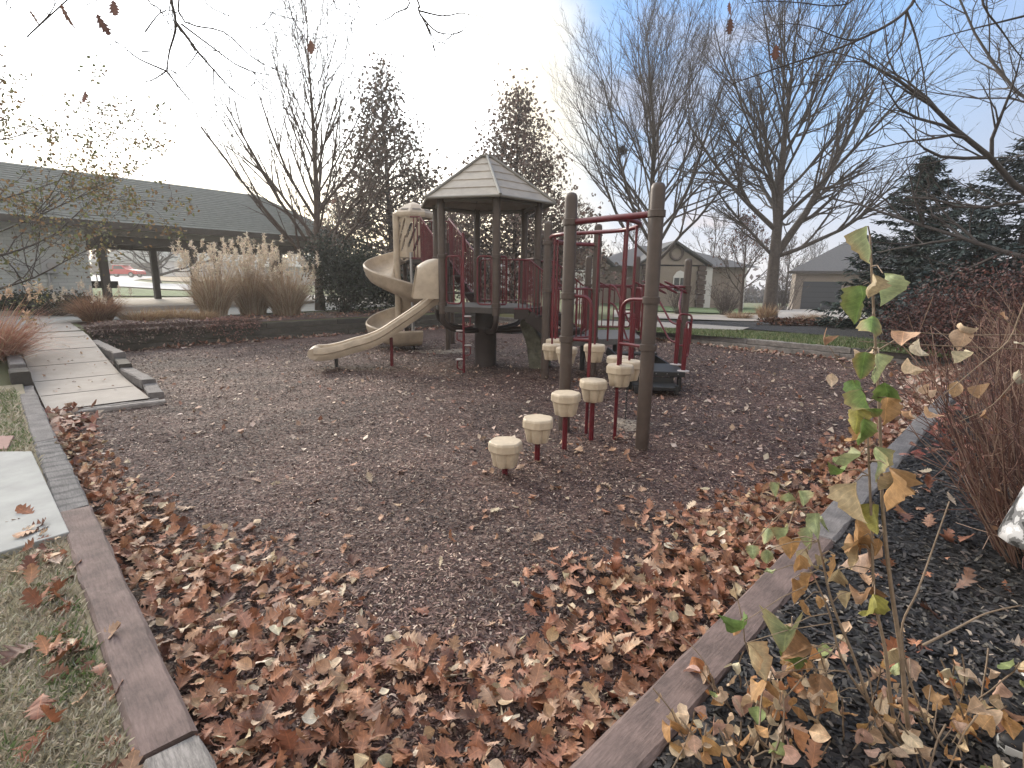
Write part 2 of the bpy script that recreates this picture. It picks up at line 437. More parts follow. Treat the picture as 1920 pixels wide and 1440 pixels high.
mat('sand', (.30, .245, .19), .95, noise=(9, .35), bump=(120, .5, .01))
def sandpatch(c, rx, ry):
    pts = []
    for k in range(40):
        a = 2 * PI * k / 40; w = 1 + .16 * math.sin(3 * a + c.x) + .10 * math.sin(7 * a) + .06 * math.sin(13 * a + 1); pts.append((c.x + rx * w * math.cos(a), c.y + ry * w * math.sin(a)))
    mb = MB(); z0 = float(MZ(c.x, c.y)) + .012; i = len(mb.v); mb.v.append((c.x, c.y, z0))
    for p in pts: mb.v.append((p[0], p[1], float(MZ(p[0], p[1])) + .003))
    for k in range(40): mb.f.append((0, 1 + k, 1 + (k + 1) % 40))
    struct(obj('worn_ground_patch', mb, 'sand', smooth=True))
sandpatch(G(1182, 795), .22, .26); sandpatch(G(832, 658), .55, .45); sandpatch(G(962, 612), .9, .6)
# --- beds, paths, slabs
def rect(u0, u1, v0, v1): return [W(u0, v0)[:2], W(u1, v0)[:2], W(u1, v1)[:2], W(u0, v1)[:2]]
sheet('planting_bed_mulch', rect(-3, LU + 3, -4.6, -.10), .02, 'mulch_black')
mat('lawn_near', (.34, .29, .21), .95, noise=(2.4, .6), col2=(.23, .205, .13), bump=(220, .6, .015))
sheet('left_lawn', rect(-9, -.10, -1.5, 8.4), .015, 'lawn_near')
sheet('raised_bed_soil', rect(1.15, LU + 1.5, LV + .10, LV + 2.6), .015, 'mulch')
ramp = lambda x, y: .035 + (H(x, y) - .035) * ss(7.0, 12.7, UV(x, y)[1])
sheet('concrete_path', rect(.03, 1.02, 7.0, 12.72), .012, 'concrete', ramp)
sheet('concrete_path', [W(.0, 12.72)[:2], W(1.0, 12.72)[:2], W(1.1, 18.2)[:2], W(-.6, 18.2)[:2]], .024, 'concrete')
mb = MB()
for v in (7.95, 8.95, 9.95, 10.95, 11.95, 12.7):
    z = ramp(*W(.5, v)[:2]) + .0165
    mb.prism([W(.04, v - .007, z - .003), W(1.0, v - .007, z - .003), W(1.0, v + .007, z - .003), W(.04, v + .007, z - .003)], (0, 0, .003))
mat('joint', (.10, .095, .09), .9); o = struct(obj('path_joint', mb, 'joint'))
# concrete slab on the left lawn, a brick red paver behind it
sl = [G(-260, 853, .13), G(60, 850, .13), G(131, 1003, .13), G(-260, 1120, .13)]
mb = MB().prism([(p.x, p.y, .10) for p in sl], (0, 0, .05))
struct(obj('concrete_slab', mb, 'concrete_pale', bevel=.006))
mat('paver_red', (.33, .20, .17), .85, noise=(30, .2))
sl = [G(-60, 822, .12), G(27, 820, .12), G(14, 845, .12), G(-60, 849, .12)]
tag(obj('paver', MB().prism([(p.x, p.y, .09) for p in sl], (0, 0, .05)), 'paver_red', bevel=.005), 'flat brick red paver on the grass behind the pale slab', 'paver')
# roads and drives
sheet('road', pxpoly([(100, 514.5), (300, 517.2), (250, 527), (300, 533), (420, 538), (420, 548), (300, 543), (223, 538.5), (100, 537)]), .06, 'road')
mat('dry_grass', (.26, .20, .12), .95, noise=(.7, .3)); mat('green_grass', (.105, .150, .050), .95, noise=(.9, .35), bump=(60, .5, .02))
sheet('road_island_grass', pxpoly([(300, 518.6), (420, 517), (420, 530), (300, 527.5), (255, 524)]), .09, 'dry_grass')
sheet('far_green_lawn', pxpoly([(100, 541), (223, 541), (300, 546), (420, 551), (420, 558), (300, 557), (100, 556)]), .05, 'green_grass')
sheet('driveway', pxpoly([(1462, 575.5), (1600, 577), (1640, 612), (1500, 613), (1440, 604)]), .07, 'concrete')
sheet('sidewalk', pxpoly([(1150, 583), (1300, 592), (1440, 592), (1462, 578), (1470, 606), (1380, 604), (1150, 597)]), .05, 'concrete')
sheet('front_walk', pxpoly([(1080, 602), (1230, 606), (1405, 617), (1390, 622), (1230, 617), (1080, 611)]), .05, 'concrete')
sheet('far_bed_mulch', pxpoly([(1130, 600), (1270, 603), (1420, 605), (1660, 617), (1980, 640), (1980, 655), (1620, 637), (1420, 620), (1240, 608), (1130, 603)]), .03, 'mulch_black')
sheet('far_front_lawn', pxpoly([(1150, 567), (1300, 574), (1460, 577), (1440, 588), (1360, 590), (1150, 580)]), .06, 'green_grass')
sheet('lawn_strip', pxpoly([(1080, 612), (1230, 618), (1390, 623), (1620, 638), (1800, 660), (1800, 676), (1600, 655), (1440, 640), (1240, 625), (1080, 620)]), .025, 'green_grass')

# ================================================================== TIMBERS
TG = {'l': 'landscape timbers edging the left side of the pit', 'r': 'landscape timbers edging the right side of the pit', 'w': 'timbers of the raised bed wall',
      'f': 'timbers edging the far side of the pit', 's': 'stepped timbers beside the concrete path'}
def timber(a, b, z0, h, m, label, grp, w=.165, rot=0, shift=0):
    """a,b: (u,v) ends of centre line"""
    p, q = W(*a), W(*b); d = (q - p); L = d.length - .012; ang = math.atan2(d.y, d.x) + rad(rot + random.uniform(-.25, .25))
    c = (p + q) / 2; n_ = max(2, int(L / .12))
    bm = bmesh.new()
    rings = []
    for i in range(n_ + 1):
        x = -L / 2 + L * i / n_; rings.append([])
        for (yy_, zz_) in ((-w / 2, .012), (-w / 2, h - .014), (-w / 2 + .014, h), (w / 2 - .014, h), (w / 2, h - .014), (w / 2, .012)):
            j = .005; e = 1
            rings[-1].append(bm.verts.new((x + (random.uniform(-.006, .006) if i in (0, n_) else 0), yy_ + random.uniform(-j, j), zz_ + random.uniform(-j, j) * (1 if zz_ > .05 else 0))))
    for i in range(n_):
        for k in range(6): bm.faces.new((rings[i][k], rings[i + 1][k], rings[i + 1][(k + 1) % 6], rings[i][(k + 1) % 6]))
    bm.faces.new(rings[0]); bm.faces.new(rings[-1][::-1])
    bmesh.ops.recalc_face_normals(bm, faces=bm.faces[:])
    me = bpy.data.meshes.new('landscape_timber'); bm.to_mesh(me); bm.free(); me.materials.append(MATS[m])
    o = link('landscape_timber', me); o.location = (c.x, c.y, z0); o.rotation_euler = (0, 0, ang)
    tag(o, label, 'timber', TG[grp]); return o
e = -.085
for (v0, v1, z, m, lb) in (
    (-.5, .93, -.02, 'timber_pale', 'weathered whitish timber stub at the bottom of the photo, nearest on the left edging'),
    (.93, 3.30, -.01, 'timber_red', 'long reddish brown timber beside the dead grass and nearest pile of leaves'),
    (3.30, 4.02, -.015, 'timber_band', 'short dark timber with wavy stain bands by the corner of the pale slab'),
    (4.02, 5.25, -.02, 'timber_band', 'banded grey timber along the side of the pale concrete slab'),
    (5.25, 8.40, -.02, 'timber_grey', 'long smooth grey timber on the left between slab and stacked timber end')):
    timber((e, v0), (e, v1), z, .155, m, lb, 'l')
timber((-.10, 8.42), (-.10, 8.85), .02, .30, 'timber_dark', 'dark upright stacked timber block at the end of the left edging by the pink grass', 'l', w=.2)
timber((-.10, 8.9), (-.10, 10.9), .10, .26, 'timber_grey', 'grey timber left of the path, behind the stacked block by the pink grass', 'l')
for (u0, u1, z, m, lb) in (
    (-.17, 2.95, -.01, 'timber_red', 'long reddish brown timber nearest on the right edging, beside the wilted young plant'),
    (2.95, 5.05, -.005, 'timber_grey', 'pale grey timber on the right edging crossed by the tall green leaved stem'),
    (5.05, 6.6, -.01, 'timber_grey', 'third timber up the right edging, just past the tall stem'),
    (6.6, 8.9, -.02, 'timber_grey', 'fourth timber up the right edging beside the bare red shrubs'),
    (8.9, 12.3, -.02, 'timber_dark', 'farthest timber of the right edging, under the shrubs')):
    timber((u0, e), (u1, e), z, .155, m, lb, 'r')
# far right edge: two courses, from the right corner to the far corner
cols_f = ['timber_grey', 'timber_pale', 'timber_grey', 'timber_grey', 'timber_pale', 'timber_grey']
wh = ['beside the right corner under the shrubs', 'second from the right corner', 'third from the right corner', 'right of the black steps',
      'behind the short brown posts', 'at the far corner behind the play structure']
for k in range(6):
    v0, v1 = k * 2.13 - .05, (k + 1) * 2.13 - .05
    timber((LU + .085, v0), (LU + .085, v1), -.02, .135, 'timber_pale', 'lower timber of the far edging, ' + wh[k], 'f')
    timber((LU + .095, v0 - .2), (LU + .095, v1 - .2), .116, .13, cols_f[k], 'upper timber of the far edging, ' + wh[k], 'f')
# raised bed wall: three courses
wl = ['left end, beside the path', 'under the trailing plants', 'below the first tall plume grass', 'below the widest plume grass', 'behind the wave slide', 'right end behind the play structure']
for c, (cn, mm) in enumerate((('bottom', 'timber_wall'), ('middle', 'timber_wall'), ('top', 'timber_grey'))):
    for k in range(6):
        u0 = 1.15 + k * 1.87 + (.0, .5, -.3)[c] * (k > 0); u1 = 1.15 + (k + 1) * 1.87 + (.0, .5, -.3)[c] * (k < 5)
        z = -.03 + c * .150
        timber((u0, LV + .085 + c * .012), (u1, LV + .085 + c * .012), z, .148, 'timber_wall' if (c < 2 or k in (0, 1)) else ('timber_dark' if k % 2 else 'timber_wall'), '%s course timber of the dark bed wall, %s' % (cn, wl[k]), 'w')
# stepped timbers on the right of the path
for (v0, v1, z, h, m, r, lb) in ((7.05, 7.75, .0, .10, 'timber_grey', -6, 'lowest stepped timber at the foot of the path'),
    (7.72, 9.05, .02, .145, 'timber_grey', 2, 'second stepped timber, long with a dark square end'),
    (9.00, 9.85, .07, .155, 'timber_dark', -4, 'third stepped timber, short and dark'),
    (9.80, 12.1, .14, .17, 'timber_grey', 1.5, 'highest stepped timber next to the trailing plants')):
    timber((1.13, v0), (1.13, v1), z, h, m, lb + ' beside the concrete path', 's', rot=r)
timber((-.1, 6.86), (1.14, 6.76), -.03, .075, 'timber_pale', 'pale flat board across the foot of the path', 's', w=.10, rot=2)
timber((.25, 7.00), (1.1, 6.92), -.03, .065, 'timber_pale', 'shorter pale board between the path and the front board', 's', w=.07, rot=4)

# ================================================================== PLAY STRUCTURE
C0 = Vector((-.50, 9.70, 0))
play = thing('play_structure', 'red and brown play structure with tan slides and hexagonal roof standing on the mulch', 'playground', C0)
A0 = rad(-16.8); RH = .96
def hx(i, r=RH, z=0.0): an = A0 + i * PI / 3; return Vector((C0.x + r * math.cos(an), C0.y + r * math.sin(an), z))
# vertex order: 0 right, 1 back right, 2 back left, 3 left, 4 front left, 5 front right
DZ = 1.10
obj('central_column', MB().lathe((C0.x, C0.y, 0), [(.205, -.05), (.2, .1), (.2, .62), (.215, .64), (.215, .72), (.2, .74), (.19, .98)], 28), 'dark_post', play, 'auto')
dk = obj('hexagonal_deck', MB().prism([hx(i, 1.0, DZ - .10) for i in range(6)], (0, 0, .10)), 'deck_brown', play, bevel=.006)
for i in range(6):
    p = hx(i); mb = MB().tube([hx(i, z=.97), hx(i, z=2.86)], .0635, 16); 
    po = obj('post', mb, 'brown_post', play, 'auto')
    for z in (1.93, 1.14): obj('collar', MB().lathe((p.x, p.y, z), [(.066, -.03), (.078, -.026), (.078, .026), (.066, .03)], 16), 'brown_post', po, 'auto')
    ar = spline([hx(i, z=1.0), hx(i, .95, .86), hx(i, .80, .72), hx(i, .5, .66), hx(i, .2, .64)], 6)
    obj('curved_brace', MB().tube(ar, .05, 10), 'dark_post', play, 'auto')
# roof
mb = MB(); RZ0, RZ1, RR0, RR1 = 2.84, 3.62, 1.24, .10
for i in range(6):
    for k in range(5):
        t0, t1 = k / 5, (k + 1) / 5 + .01
        f = lambda t: (RR0 + (RR1 - RR0) * t, RZ0 + (RZ1 - RZ0) * t)
        (r0, z0), (r1, z1) = f(t0), f(min(1, t1)); lift = .008
        mb.prism([hx(i, r0, z0 + lift), hx(i + 1, r0, z0 + lift), hx(i + 1, r1, z1 - lift), hx(i, r1, z1 - lift)], (0, 0, -.014))
rf = obj('roof', mb, 'roof_plastic', play)
mb = MB()
for i in range(6):
    mb.tube([hx(i, RR0 + .01, RZ0 + .005), hx(i, RR1, RZ1 + .015)], .026, 8)
    mb.tube([hx(i, RR0, RZ0 - .01), hx(i + 1, RR0, RZ0 - .01)], .022, 8)
    mb.tube([hx(i, RH, 2.82), hx(i + 1, RH, 2.82)], .03, 8)
obj('ridge_rib', mb, 'roof_rib', rf, 'auto')
obj('roof_cap', MB().prism([hx(i, .13, RZ1 + .0) for i in range(6)], (0, 0, .035)), 'roof_rib', rf)

def vpanel(bottom, h, name='guard_panel', sp=.095, r=.011, rr=.016, parent=None, m='red_pipe', loop=True, ends=True):
    """vertical bar guard: bottom polyline (3D), height h"""
    parent = parent or play; mb = MB(); b = [Vector(p) for p in bottom]; t = [p + Vector((0, 0, h)) for p in b]
    ring = b + t[::-1] + [b[0]]
    if loop: 
        mid = (b[0] + b[1]) / 2; ring = [mid] + b[1:] + t[::-1] + [b[0], mid]
        mb.tube(fillet(ring, .07), rr, 8, cap=False)
    else: mb.tube(b, rr, 8); mb.tube(t, rr, 8)
    L = [0]
    for i in range(len(b) - 1): L.append(L[-1] + (b[i + 1] - b[i]).length)
    n_ = max(1, int(L[-1] / sp)); 
    for k in range(1, n_):
        s_ = L[-1] * k / n_
        for i in range(len(b) - 1):
            if L[i] <= s_ <= L[i + 1]:
                q = b[i].lerp(b[i + 1], (s_ - L[i]) / (L[i + 1] - L[i])); mb.tube([q, q + Vector((0, 0, h))], r, 6, cap=False); break
    return obj(name, mb, m, parent, 'auto')
def lerpf(i, j, a, b, z): return hx(i).lerp(hx(j), a) + Vector((0, 0, z)), hx(i).lerp(hx(j), b) + Vector((0, 0, z))
PZ = DZ + .05; PH = .78
vpanel(lerpf(4, 5, .08, .36, PZ), PH); vpanel(lerpf(4, 5, .66, .93, PZ), PH)
vpanel(lerpf(5, 0, .07, .24, PZ), PH, sp=.08)
vpanel(lerpf(0, 1, .08, .92, PZ), PH); vpanel(lerpf(1, 2, .08, .92, PZ), PH)
# step climber in front of the opening
cp = hx(4).lerp(hx(5), .42) + Vector((0, -.20, 0)); cp.z = 0
mb = MB().tube([cp + Vector((0, 0, -.05)), cp + Vector((0, 0, 2.28))], .022, 10)
mb.tube(fillet([cp + Vector((0, 0, 2.26)), cp + Vector((.0, .1, 2.3)), cp + Vector((.02, .22, 2.0))], .05), .018, 8)
for k in range(4):
    z = .22 + k * .24; s_ = (-1 if k % 2 == 0 else 1)
    mb.tube(fillet([cp + Vector((0, 0, z)), cp + Vector((s_ * .11, 0, z)), cp + Vector((s_ * .11, 0, z - .14)), cp + Vector((0, 0, z - .17))], .03), .011, 7)
cl = obj('step_climber', mb, 'red_pipe', play, 'auto')
for k in range(4):
    z = .22 + k * .24; s_ = (-1 if k % 2 == 0 else 1)
    obj('step_pad', MB().lathe(cp + Vector((s_ * .07, 0, z + .005)), [(.05, 0), (.062, .006), (.062, .018), (.05, .024)], 14), 'white_disc', cl, 'auto')

def sweep(frames, prof, cap=True):
    """frames: list of (origin, side vector, up vector); prof closed loop of (s,z)"""
    mb = MB(); n_ = len(prof)
    for (o_, s_, u_) in frames:
        for (a_, b_) in prof: mb.v.append(tuple(o_ + s_ * a_ + u_ * b_))
    for k in range(len(frames) - 1):
        for j in range(n_):
            q = k * n_; mb.f.append((q + j, q + n_ + j, q + n_ + (j + 1) % n_, q + (j + 1) % n_))
    if cap:
        # split end caps as quads between outer and inner line (profile is symmetric: j and n-1-j)
        for q in (0, (len(frames) - 1) * n_):
            for j in range(n_ // 2 - 1): mb.f.append((q + j, q + j + 1, q + n_ - 2 - j, q + n_ - 1 - j))
    return mb
# wave slide
zr = [(a_ * .915, b_) for a_, b_ in [(0, 1.34), (.12, 1.31), (.35, 1.14), (.62, .97), (.9, .80), (1.15, .655), (1.4, .56), (1.65, .50), (1.9, .43), (2.15, .385), (2.35, .38)]]
d_ = Vector((math.cos(rad(193)), math.sin(rad(193)), 0)); side = Vector((-d_.y, d_.x, 0)); st = C0 + d_ * .84
cl_ = spline([st + d_ * s_ + Vector((0, 0, z)) for s_, z in zr], 5)
prof = [(-.205, .0), (-.235, .008), (-.255, -.015), (-.258, -.10), (-.235, -.12), (-.232, -.16), (-.20, -.225), (0, -.235), (.20, -.225), (.232, -.16), (.235, -.12), (.258, -.10), (.255, -.015), (.235, .008), (.205, .0),
        (.20, -.05), (.19, -.10), (.175, -.15), (.15, -.185), (.10, -.195), (.05, -.198), (0, -.198), (-.05, -.198), (-.10, -.195), (-.15, -.185), (-.175, -.15), (-.19, -.10), (-.20, -.05)]
prof = prof[:15] + prof[15:]
mb = sweep([(p, side, Vector((0, 0, 1))) for p in cl_], prof, cap=False)
nn = len(prof)
for q in (0, (len(cl_) - 1) * nn):
    outer = list(range(q, q + 15)); inner = list(range(q + 15, q + nn))[::-1]
    inner = [q] + inner + [q + 14]
    for j in range(14): mb.f.append((outer[j], outer[j + 1], inner[min(j + 1, len(inner) - 1)], inner[min(j, len(inner) - 1)]))
ws = obj('wave_slide', mb, 'tan_plastic', play, 'auto')
# rounded lip at the slide's foot
pe = cl_[-1]; obj('slide_lip', MB().tube([pe + side * -.235 + Vector((0, 0, -.10)) + d_ * .01, pe + side * .235 + Vector((0, 0, -.10)) + d_ * .01], .095, 14), 'tan_plastic', ws, 'auto')
for (px, py, zt, m) in ((631, 690, .22, 'black_metal'), (735, 684, .52, 'red_pipe')):
    g = G(px, py); t_ = (g - st).dot(d_); q = st + d_ * t_
    obj('slide_leg', MB().tube([(q.x, q.y, -.05), (q.x, q.y, zt)], .03, 12), m, ws, 'auto')
# slide hood: a scoop of moulded plastic on the entrance
fr = []
for k in range(6):
    t = k / 5; fr.append(st + d_ * (.02 + .36 * t))
mb = MB(); nseg = 14
for k, p in enumerate(fr):
    t = k / 5; wd_ = .42 - .05 * t; top = .74 + .04 * t - .18 * t * t
    for th in (0, .022):
        for j in range(nseg + 1):
            an = PI * j / nseg; c_, s_ = math.cos(an), math.sin(an)
            ex = abs(c_) ** .45 * (1 if c_ > 0 else -1); ez = s_ ** .5 if s_ > 0 else 0
            q = p + side * (ex * (wd_ - th)) + Vector((0, 0, 1.22 + (top - th) * ez * .92 + .0)) 
            q += d_ * (.10 * (1 - ez) * t); mb.v.append(tuple(q))
row = 2 * (nseg + 1)
for k in range(5):
    for j in range(nseg):
        for off, fl in ((0, 0), (nseg + 1, 1)):
            a = k * row + off + j; q = (a, a + 1, a + row + 1, a + row); mb.f.append(q[::-1] if fl else q)
for k in (0, 5):
    for j in range(nseg): a = k * row + j; mb.f.append((a, a + 1, a + nseg + 2, a + nseg + 1))
obj('slide_hood', mb, 'tan_plastic', play, 'auto')

# upper deck, spiral slide
SX, SY = AT(746, 540, 12.0).x, 12.0; UZ = 1.95
fr = []
th = 75.0; pts = []
zb = 1.90
while th <= 655:
    z = 1.60 - 1.28 * (th - 180) / 360
    if th > 560: z = max(.13, (1.60 - 1.28 * (560 - 180) / 360) + (.13 - .249) * ss(560, 640, th))
    a = rad(th); rv = Vector((math.cos(a), math.sin(a), 0)); fr.append((Vector((SX, SY, z)), rv, Vector((0, 0, 1)))); th += 10
ps = [(.715, .30), (.735, .27), (.72, .17), (.70, .14), (.69, .08), (.62, -.015), (.50, -.06), (.34, -.075), (.20, -.05), (.10, .03), (.075, .14), (.09, .16), (.105, .14),
      (.125, .05), (.21, -.015), (.34, -.038), (.50, -.025), (.59, .01), (.655, .09), (.675, .15), (.695, .27), (.70, .295)]
last = fr[-1]; tng = Vector((-last[1].y, last[1].x, 0))
for k in (1, 2, 3): fr.append((last[0] + tng * .12 * k, last[1], last[2]))
mb = sweep(fr, ps, cap=False); nn = len(ps)
for q in (0, (len(fr) - 1) * nn): mb.f.append(tuple(range(q, q + nn)))
ss_ = obj('spiral_slide', mb, 'tan_plastic', play, 'auto')
obj('slide_pole', MB().tube([(SX, SY, -.05), (SX, SY, 2.93)], .07, 18), 'tan_plastic', ss_, 'auto')
fo = last[0] + tng * .2 + last[1] * .45; obj('slide_foot', MB().tube([(fo.x, fo.y, -.05), (fo.x, fo.y, .09)], .04, 10), 'black_metal', ss_)
# hood with slots: octagonal enclosure and domed cap
HC = Vector((AT(776, 440, 12.25).x, 12.25, 0)); HR = .40
def ho(i, r=HR, z=0.): a = rad(22.5 + 45 * i + 8); return Vector((HC.x + r * math.cos(a), HC.y + r * math.sin(a), z))
mb = MB()
def wallslot(mb, a, b, z0, z1, slots, t=.025):
    """vertical panel a->b with slanted slot openings cut as polygons via strips"""
    bm = bmesh.new(); L = (b - a).length; hgt = z1 - z0; nx, nz_ = 26, 60; d = (b - a).normalized(); nrm = Vector((d.y, -d.x, 0))
    def solid(x, z):
        for (cx, cz, ln, wd2) in slots:
            dx, dz = x - cx, z - cz; ang = rad(68); c_, s_ = math.cos(ang), math.sin(ang)
            al = dx * c_ + dz * s_; ac = -dx * s_ + dz * c_
            al = max(0, abs(al) - ln / 2 + wd2); 
            if math.hypot(al, ac) < wd2: return False
        return True
    grid = {}
    def vv(i, k):
        if (i, k) not in grid: grid[i, k] = len(mb.v); mb.v.append(tuple(a + d * (L * i / nx) + Vector((0, 0, z0 + hgt * k / nz_ - 0))))
        return grid[i, k]
    for i in range(nx):
        for k in range(nz_):
            if solid(L * (i + .5) / nx, hgt * (k + .5) / nz_): mb.f.append((vv(i, k), vv(i + 1, k), vv(i + 1, k + 1), vv(i, k + 1)))
z0, z1 = 2.00, 2.88
for i in range(8):
    a, b = ho(i, z=0), ho(i + 1, z=0)
    mid = ((a + b) / 2 - HC).normalized()
    if mid.y > .75 or mid.x > .5: continue             # openings: towards the deck and the chute
    L = (b - a).length
    wallslot(mb, a, b, z0, z1, [(L * .22, .58, .36, .026), (L * .52, .52, .66, .026), (L * .72, .30, .36, .026)])
hd = obj('slide_entrance_hood', mb, 'tan_plastic', play)
sol = hd.modifiers.new('thick', 'SOLIDIFY'); sol.thickness = .022
prof_d = [(HR + .03, 2.86), (HR + .045, 2.90), (HR + .04, 2.96), (HR + .01, 2.99), (HR * .8, 3.06), (HR * .5, 3.14), (HR * .2, 3.19), (.01, 3.21)]
mb = MB().lathe((HC.x, HC.y, 0), prof_d, 8); dm = obj('domed_cap', mb, 'tan_plastic', hd)
mb = MB()
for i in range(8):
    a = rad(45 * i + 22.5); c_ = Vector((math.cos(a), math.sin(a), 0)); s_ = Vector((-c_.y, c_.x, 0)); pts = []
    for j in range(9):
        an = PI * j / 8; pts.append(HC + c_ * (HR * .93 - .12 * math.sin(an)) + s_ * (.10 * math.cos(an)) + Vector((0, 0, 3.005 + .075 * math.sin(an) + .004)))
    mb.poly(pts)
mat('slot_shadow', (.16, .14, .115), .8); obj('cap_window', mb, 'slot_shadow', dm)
# upper deck and its posts
ud = [Vector((HC.x + .02, 11.75, 0)), Vector((HC.x + .80, 11.75, 0)), Vector((HC.x + .80, 12.65, 0)), Vector((HC.x - .30, 12.65, 0))]
obj('upper_deck', MB().prism([p + Vector((0, 0, UZ - .08)) for p in ud], (0, 0, .08)), 'deck_brown', play, bevel=.005)
for p, zt, m in ((ud[0], 2.1, 'steel'), (ud[1], 2.3, 'brown_post'), (ud[2], 3.0, 'brown_post'), (ud[3], 2.1, 'brown_post')):
    obj('upper_post', MB().tube([(p.x, p.y, -.05), (p.x, p.y, zt)], .035 if m == 'steel' else .055, 12), m, play, 'auto')
nb = [(ud[0].x + .0, ud[0].y - .02, UZ + .03), (ud[0].x + .22, ud[0].y - .03, UZ + .03), (-1.32, 10.62, DZ + .06)]
vpanel(nb, .86, loop=False, sp=.075)
fb = [(ud[1].x + .05, ud[2].y, UZ + .03), (ud[1].x + .02, ud[1].y + .25, UZ + .03), (-.72, 10.75, DZ + .06)]
vpanel(fb, .86, loop=False, sp=.09)
vpanel([(ud[3].x, ud[3].y, UZ + .03), (ud[2].x, ud[2].y, UZ + .03)], .86, sp=.09)
mat('red_dark_plate', (.055, .022, .028), .6)
mb = MB()
for (a, b) in ((nb[1], nb[2]), (fb[1], fb[2])):
    a, b = Vector(a), Vector(b); mb.beam(a + Vector((0, 0, -.14)), b + Vector((0, 0, -.16)), .03, .20)
stp = obj('upper_stair', mb, 'red_dark_plate', play)
for k in range(4):
    t = (k + .5) / 4; a = Vector(nb[1]).lerp(Vector(nb[2]), t); b = Vector(fb[1]).lerp(Vector(fb[2]), t); z = UZ - (UZ - DZ) * (k + 1) / 5
    a.z = b.z = z; obj('tread', MB().beam(a, b, .22, .035), 'deck_brown', stp)

# main stair down to the lower deck
LZ = .60
n0, n1, n2 = Vector((.02, 8.84, 0)), Vector((.26, 8.88, 0)), Vector((.82, 8.95, 0))
f0, f1, f2 = Vector((.46, 9.46, 0)), Vector((.72, 9.50, 0)), Vector((1.26, 9.56, 0))
zz_ = (DZ - .02, DZ - .02, LZ + .06)
vpanel([p + Vector((0, 0, z)) for p, z in zip((n0, n1, n2), zz_)], .80, loop=False, sp=.07)
vpanel([p + Vector((0, 0, z)) for p, z in zip((f0, f1, f2), zz_)], .80, loop=False, sp=.075)
st_ = None
for tri in ((n0, n1, n2), (f0, f1, f2)):
    mb = MB(); mb.beam(tri[0] + Vector((0, 0, DZ - .11)), tri[1] + Vector((0, 0, DZ - .11)), .03, .16)
    mb.beam(tri[1] + Vector((0, 0, DZ - .13)), tri[2] + Vector((0, 0, LZ - .08)), .035, .20)
    obj('stringer', mb, 'dark_post', play)
st_ = play
obj('landing', MB().prism([hx(5, z=DZ - .09), n0 + Vector((0, 0, DZ - .09)), n1 + Vector((0, 0, DZ - .09)), f1 + Vector((0, 0, DZ - .09)), f0 + Vector((0, 0, DZ - .09)), hx(0, z=DZ - .09)], (0, 0, .083)), 'deck_brown', st_)
for k in range(3):
    t = (k + .5) / 3; a, b = n1.lerp(n2, t), f1.lerp(f2, t); a.z = b.z = DZ - .02 - (DZ - LZ) * (k + 1) / 4; obj('tread', MB().beam(a, b, .2, .035), 'deck_brown', st_)
P3 = G(1021, 710); P4 = G(1110, 704); PC = Vector((2.28, 8.92, 0)); PD = G(1276, 688); PB = Vector((2.42, 10.55, 0)); PA = Vector((1.46, 10.45, 0))
ld = [Vector((.56, 8.40, 0)), Vector((P4.x, P4.y + .08, 0)), PC + Vector((-.05, .05, 0)), PB + Vector((-.05, -.05, 0)), PA + Vector((.03, -.06, 0)), Vector((1.28, 9.6, 0)), Vector((.8, 8.95, 0))]
obj('lower_deck', MB().prism([p + Vector((0, 0, LZ - .10)) for p in ld], (0, 0, .10)), 'deck_grey', play, bevel=.005)
for p in (Vector((1.22, 9.05, 0)), Vector((2.0, 10.2, 0))):
    obj('deck_leg', MB().tube([(p.x, p.y, -.05), (p.x, p.y, LZ - .09)], .045, 12), 'black_metal', play, 'auto')
def tallpost(p, top, collars, m='brown_post', r=.0635):
    z = [(r, -.05), (r, top - .06), (r * .93, top - .03), (r * .75, top - .01), (r * .4, top)]
    po = obj('post', MB().lathe((p.x, p.y, 0), z, 20), m, play, 'auto')
    for zc in collars: obj('collar', MB().lathe((p.x, p.y, zc), [(r + .002, -.032), (r + .014, -.028), (r + .014, .028), (r + .002, .032)], 18), m, po, 'auto')
    return po
P1 = G(1203, 842); P2 = G(1057, 806)
tallpost(P1, 2.42, (2.16, 1.41, .98)); tallpost(P2, 2.42, (2.14, 1.42, .98)); tallpost(P3, 2.44, (2.12, 1.40, .62)); tallpost(P4, 2.44, (2.12, 1.40, .62))
tallpost(PA, 2.02, (1.46, .58)); tallpost(PB, 2.03, (1.46, .58)); tallpost(PC, 1.95, (1.46, .58)); tallpost(PD, 1.96, (1.46, 1.40))
def pipe(pts, name='rail', r=.018, m='red_pipe', fl=.1, parent=None): return obj(name, MB().tube(fillet(pts, fl) if len(pts) > 2 else pts, r, 10), m, parent or play, 'auto')
up = lambda p, z: Vector((p.x, p.y, z))
# overhead beams and the S shaped rail
pipe([up(P1, 2.16), up(P2, 2.14)], 'overhead_beam', .030); pipe([up(P3, 2.12), up(P4, 2.12)], 'overhead_beam', .028)
mid1 = up((P1 + P2) / 2, 2.15); mid2 = up((P3 + P4) / 2, 2.12)
srail = spline([mid1, (1.15, 5.30, 2.15), (1.30, 5.65, 2.14), (1.22, 6.10, 2.13), (.95, 6.45, 2.13), (.62, 6.75, 2.13), (.50, 7.15, 2.13), (.58, 7.75, 2.12), mid2], 8)
obj('overhead_rail', MB().tube(srail, .024, 10), 'red_pipe', play, 'auto')
